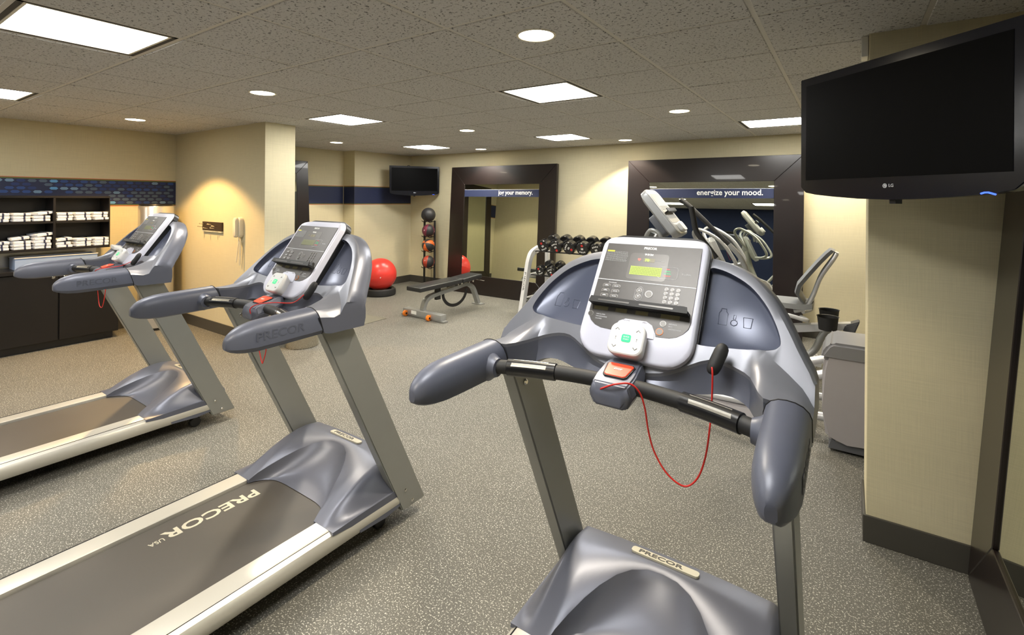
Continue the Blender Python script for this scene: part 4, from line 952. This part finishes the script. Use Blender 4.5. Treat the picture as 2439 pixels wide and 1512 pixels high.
# floor frame
for dy in (-.20, .20):
    bm = bmesh.new(); tube(bm, [(-1.62, EY+dy, .10), (-.10, EY+dy, .13)], .028, 10); ep('base_rail', bm, LSILV)
    # ramps / foot arms with pedals
    bm = bmesh.new(); tube(bm, spline([(-1.45, EY+dy*.9, .30), (-1.1, EY+dy*.95, .20), (-.6, EY+dy, .26), (-.13, EY+dy, .42)], 5), .03, 10); fa = ep('foot_arm', bm, LSILV)
    bm = bmesh.new(); P = rrect(.36, .15, .05, 5); prism(bm, P, lambda u, v, w: (-.62+u, EY+dy+v, .315+w+.10*u), 0, .05); bmesh.ops.bevel(bm, geom=bm.edges[:], offset=.006, segments=1, affect='EDGES'); ep('pedal', bm, DGREY)
bm = bmesh.new(); tube(bm, [(-1.62, EY-.33, .05), (-1.62, EY+.33, .05)], .045, 12); ep('front_foot', bm, LSILV)
for s in (-1, 1):
    bm = bmesh.new(); lathe(bm, [(.0479, -.02), (.048, .02)], 18, frame((-1.62, EY+s*.33, .05), (1, 0, 0), (0, 0, 1))); ep('wheel', bm, BLACK)
# base plate arc seen through the right treadmill's frame
bm = bmesh.new(); loft(bm, [[(x, EY+y, z) for y, z in ((-.30, .03), (.30, .03), (.27, .09), (-.27, .09))] for x in (-1.35, -1.28, -.3, -.22)]); ep('floor_pan', bm, GREYC)
bm = bmesh.new(); tube(bm, spline([(-1.55, EY, .09), (-1.50, EY, .5), (-1.42, EY, .95), (-1.36, EY, 1.22)], 6), [.06]*12+[.05]*7, 14); ep('mast', bm, SILV)
for k, x in enumerate((-1.05, -.75)):
    pass
# console
cu = Vector((-.30, 0, .37)).normalized(); cn = Vector((cu.z, 0, -cu.x)); co = Vector((-1.13, EY, 1.325))
ef = lambda u, v, w: co+Vector((0, 1, 0))*u+cu*v+cn*w
bm = bmesh.new(); o_ = rrect(.30, .475, .07, 6, 0, .225)
loft(bm, [[ef(x*k, .225+(y-.225)*k, w_) for x, y in o_] for k, w_ in ((.80, -.075), (.98, -.055), (1, -.01), (.985, .0), (.95, .006))]); ec = ep('console', bm, mat('silver_console_plastic', (.40, .41, .42), .33, .2))
bm = bmesh.new(); prism(bm, rrect(.235, .30, .02, 4, 0, .255), ef, .004, .0075); ep('display_panel', bm, mat('pale_graphite_panel', (.30, .29, .26), .4, .2))
bm = bmesh.new(); prism(bm, rrect(.235, .012, .004, 3, 0, .20), ef, .01, .045); prism(bm, rrect(.235, .03, .004, 3, 0, .212), ef, .041, .046); ep('reading_rack', bm, BLACK)
bm = bmesh.new()
for a in range(3):
    for b in range(6): prism(bm, rrect(.012, .008, .003, 2, -.08+.032*b, .24+.016*a), ef, .007, .0095)
ep('keys', bm, KEY)['kind'] = 'stuff'
bm = bmesh.new(); loft(bm, [[ef(x*k, .05+(y-.05)*k, w_) for x, y in rrect(.10, .09, .025, 4, 0, .05)] for k, w_ in ((.9, .004), (1, .03), (.94, .038))]); ep('speed_pad', bm, WHITEP)
bm = bmesh.new(); prism(bm, rrect(.16, .2, .03, 4, 0, .16), ef, -.14, -.06); ep('console_back', bm, DGREY)
# fixed handle loops and moving arms
for s in (-1, 1):
    bm = bmesh.new(); tube(bm, spline([(-1.38, EY+s*.05, 1.12), (-1.41, EY+s*.12, 1.25), (-1.35, EY+s*.17, 1.345), (-1.27, EY+s*.175, 1.31), (-1.24, EY+s*.15, 1.18)], 6), .0165, 10); ep('fixed_handle', bm, SILV)
    q = .0 if s < 0 else .0
    ya = EY+s*.33; xo = 0 if s < 0 else .0
    tx, tz = ((-.985, 1.545) if s < 0 else (-1.245, 1.60))
    mx_, mz = ((-.945, 1.36) if s < 0 else (-1.10, 1.475))
    lx, lz = ((-.80, 1.17) if s < 0 else (-.84, 1.22))
    bm = bmesh.new(); tube(bm, spline([(tx, ya, tz), ((tx+mx_)/2-.003, ya, (tz+mz)/2+.008), (mx_, ya, mz), ((mx_+lx)/2, ya, (mz+lz)/2), (lx, ya, lz)], 5), [.021]*14+[.019]*7, 12); ep('moving_grip', bm, BLACKM)
    bm = bmesh.new(); tube(bm, spline([(lx, ya, lz), (lx+.10, ya-.0, lz-.12), (lx+.14, ya, lz-.30), (lx-.05, ya, lz-.50), (lx-.35, ya, .38), (-1.45, EY+s*.22, .30)], 6), .021, 12); ep('moving_arm', bm, SILV)

# ------------------------------------------------------------------ recumbent bike (faces -x)
BY = 5.42
bk = empty('recumbent_bike', (-.7, BY, 0), 'grey recumbent exercise bike with reclined seat in front of the right big mirror', 'exercise bike'); BO = Vector((-.7, BY, 0))
def bp_(name, bm, m, par=bk, s=True, ang=40):
    bmesh.ops.translate(bm, vec=-BO, verts=bm.verts); return meshobj(name, bm, m, par, s, ang)
bm = bmesh.new(); prism(bm, [(-1.32, .15), (-1.20, .58), (-1.08, .66), (-.90, .60), (-.74, .34), (-.70, .12), (-1.25, .10)], lambda u, v, w: (u, w, v), BY-.10, BY+.10); bmesh.ops.bevel(bm, geom=bm.edges[:], offset=.02, segments=2, affect='EDGES'); bp_('drive_shroud', bm, GREYC)
bm = bmesh.new(); tube(bm, spline([(-1.06, BY, .62), (-1.14, BY, .82), (-1.17, BY, 1.0)], 5), .035, 12); bp_('console_mast', bm, SILV)
bu = Vector((-.16, 0, .34)).normalized(); bnv = Vector((bu.z, 0, -bu.x)); bo = Vector((-1.045, BY, .90)); bf = lambda u, v, w: bo+Vector((0, 1, 0))*u+bu*v+bnv*w
bm = bmesh.new(); loft(bm, [[bf(x*k, .16+(y-.16)*k, w_) for x, y in rrect(.24, .36, .05, 5, 0, .16)] for k, w_ in ((.8, -.05), (1, -.03), (1, 0), (.95, .006))]); bp_('console', bm, SILV)
bm = bmesh.new(); prism(bm, rrect(.19, .26, .015, 4, 0, .16), bf, .004, .0075); bp_('display_panel', bm, mat('dark_bike_panel', (.16, .16, .16), .35, .2))
for s in (-1, 1):
    bm = bmesh.new(); tube(bm, spline([(-1.12, BY+s*.05, .98), (-1.30, BY+s*.2, 1.22), (-1.24, BY+s*.25, 1.30), (-1.05, BY+s*.25, 1.20), (-.94, BY+s*.25, 1.06), (-.90, BY+s*.24, .96), (-.97, BY+s*.2, .92), (-1.10, BY+s*.05, .92)], 6), .017, 10); bp_('front_handle', bm, SILV)
    bm = bmesh.new(); tube(bm, [(-.98, BY+s*.14, .33), (-.98, BY+s*.20, .33)], .014, 8); bp_('crank_axle', bm, STEEL)
    bm = bmesh.new(); tube(bm, [(-.98, BY+s*.17, .33), (-.98+s*.13, BY+s*.17, .33+s*.09)], .014, 8); bp_('crank_arm', bm, SILV)
    bp_('pedal', bbox(-.98+s*.13-.05, -.98+s*.13+.05, BY+s*.20-.045, BY+s*.20+.045, .33+s*.09-.015, .33+s*.09+.015, .006), BLACKM)
# seat rail
bm = bmesh.new(); prism(bm, [(-.86, .34), (.02, .50), (.02, .44), (-.86, .26)], lambda u, v, w: (u, w, v), BY-.045, BY+.045); bp_('seat_rail', bm, LSILV)
bm = bmesh.new(); prism(bm, [(-.02, .48), (.09, .53), (.045, .40), (-.04, .42)], lambda u, v, w: (u, w, v), BY-.07, BY+.07); bmesh.ops.bevel(bm, geom=bm.edges[:], offset=.01, segments=2, affect='EDGES'); bp_('rail_end_cap', bm, DGREY)
bm = bmesh.new(); tube(bm, spline([(-.12, BY, .46), (-.20, BY, .34), (-.26, BY, .20), (-.38, BY, .10), (-.50, BY, .09)], 6), [.032]*25, 12); bp_('rear_leg', bm, SILV)
bm = bmesh.new(); prism(bm, [(-1.3, .06), (-.2, .06), (-.2, .12), (-1.3, .12)], lambda u, v, w: (u, w, v), BY-.04, BY+.04); bp_('floor_beam', bm, LSILV)
for x in (-1.22, -.28):
    bm = bmesh.new(); tube(bm, [(x, BY-.30, .045), (x, BY+.30, .045)], .035, 12); bp_('stabiliser', bm, LSILV)
    for s in (-1, 1): 
        bm = bmesh.new(); lathe(bm, [(.030, -.03), (.044, -.025), (.044, .025), (.030, .03)], 16, frame((x, BY+s*.31, .045), (1, 0, 0), (0, 0, 1))); bp_('stabiliser_cap', bm, WHITEP)
# seat shell, cushion, back
bm = bmesh.new(); loft(bm, [[(x, BY+y*k, z+w_) for y, w_ in ((-.20, 0), (-.19, .045), (0, .03), (.19, .045), (.20, 0), (0, -.03))] for x, z, k in ((-.66, .575, .75), (-.60, .60, .95), (-.45, .60, 1), (-.33, .60, 1), (-.27, .61, .9))]); bp_('seat_cushion', bm, mat('grey_seat_vinyl', (.20, .21, .22), .4))
secs = []
for k, (x, z, w_) in enumerate([(-.36, .66, .15), (-.405, .74, .18), (-.385, .82, .19), (-.31, .93, .19), (-.23, 1.04, .175), (-.165, 1.12, .15), (-.13, 1.155, .12)]):
    secs.append([(x+a, BY+b*w_, z-a*.5) for a, b in ((0, -1), (-.012, -.5), (-.016, 0), (-.012, .5), (0, 1), (.028, .9), (.024, 0), (.028, -.9))])
bm = bmesh.new(); loft(bm, secs); bp_('seat_back', bm, mat('grey_back_shell', (.16, .17, .19), .45))
for s in (-1, 1):
    bm = bmesh.new(); tube(bm, spline([(-.42, BY+s*.08, .56), (-.33, BY+s*.09, .60), (-.27, BY+s*.10, .72), (-.21, BY+s*.10, .90), (-.12, BY+s*.10, 1.06), (-.09, BY+s*.09, 1.12)], 6), .02, 10); bp_('back_frame', bm, LSILV)
    bm = bmesh.new(); tube(bm, spline([(-.36, BY+s*.12, .52), (-.30, BY+s*.30, .53), (-.42, BY+s*.33, .56), (-.58, BY+s*.33, .58)], 6), .018, 10); bp_('seat_handle', bm, LSILV)
    bm = bmesh.new(); tube(bm, [(-.48, BY+s*.33, .565), (-.60, BY+s*.33, .582)], .022, 10); bp_('handle_grip', bm, BLACKM)
    bm = bmesh.new(); lathe(bm, [(.055, 0), (.07, .005), (.082, .12), (.088, .125), (.080, .122), (.066, .012)], 22, Matrix.Translation((-.15, BY+s*.17, .44))); bp_('bottle_holder', bm, BLACKM)

# ------------------------------------------------------------------ small things on the treadmills
rc = empty('remote_control', (-2.395, 1.40, 1.225), 'white remote control with black buttons standing in the middle treadmill pocket', 'remote control'); rc.rotation_euler = (R(-38), R(12), R(0))
meshobj('remote_body', bbox(-.024, .024, -.009, .009, -.01, .165, .004), WHITEP, rc, True)
for a in range(8):
    for b in range(3):
        if (a*3+b) % 7 == 6: continue
        bm = bmesh.new(); lathe(bm, [(.0034, 0), (.0034, .0010)], 8, frame((-.015+.015*b, -.009, .020+.0175*a), (1, 0, 0), (0, 0, 1))); meshobj('button', bm, BLACK, rc)
rp = empty('remote_control', (-4.365, 1.345, 1.222), 'white remote control with black face lying in the left treadmill pocket', 'remote control'); rp.rotation_euler = (R(20), 0, R(-12))
meshobj('remote_body', bbox(-.11, .11, -.012, .012, -.03, .03, .006, M=Matrix.Rotation(R(60), 4, 'X')), WHITEP, rp, True); meshobj('remote_face', bbox(-.10, .10, -.0135, -.011, -.023, .023, .001, M=Matrix.Rotation(R(60), 4, 'X')), BLACK, rp)
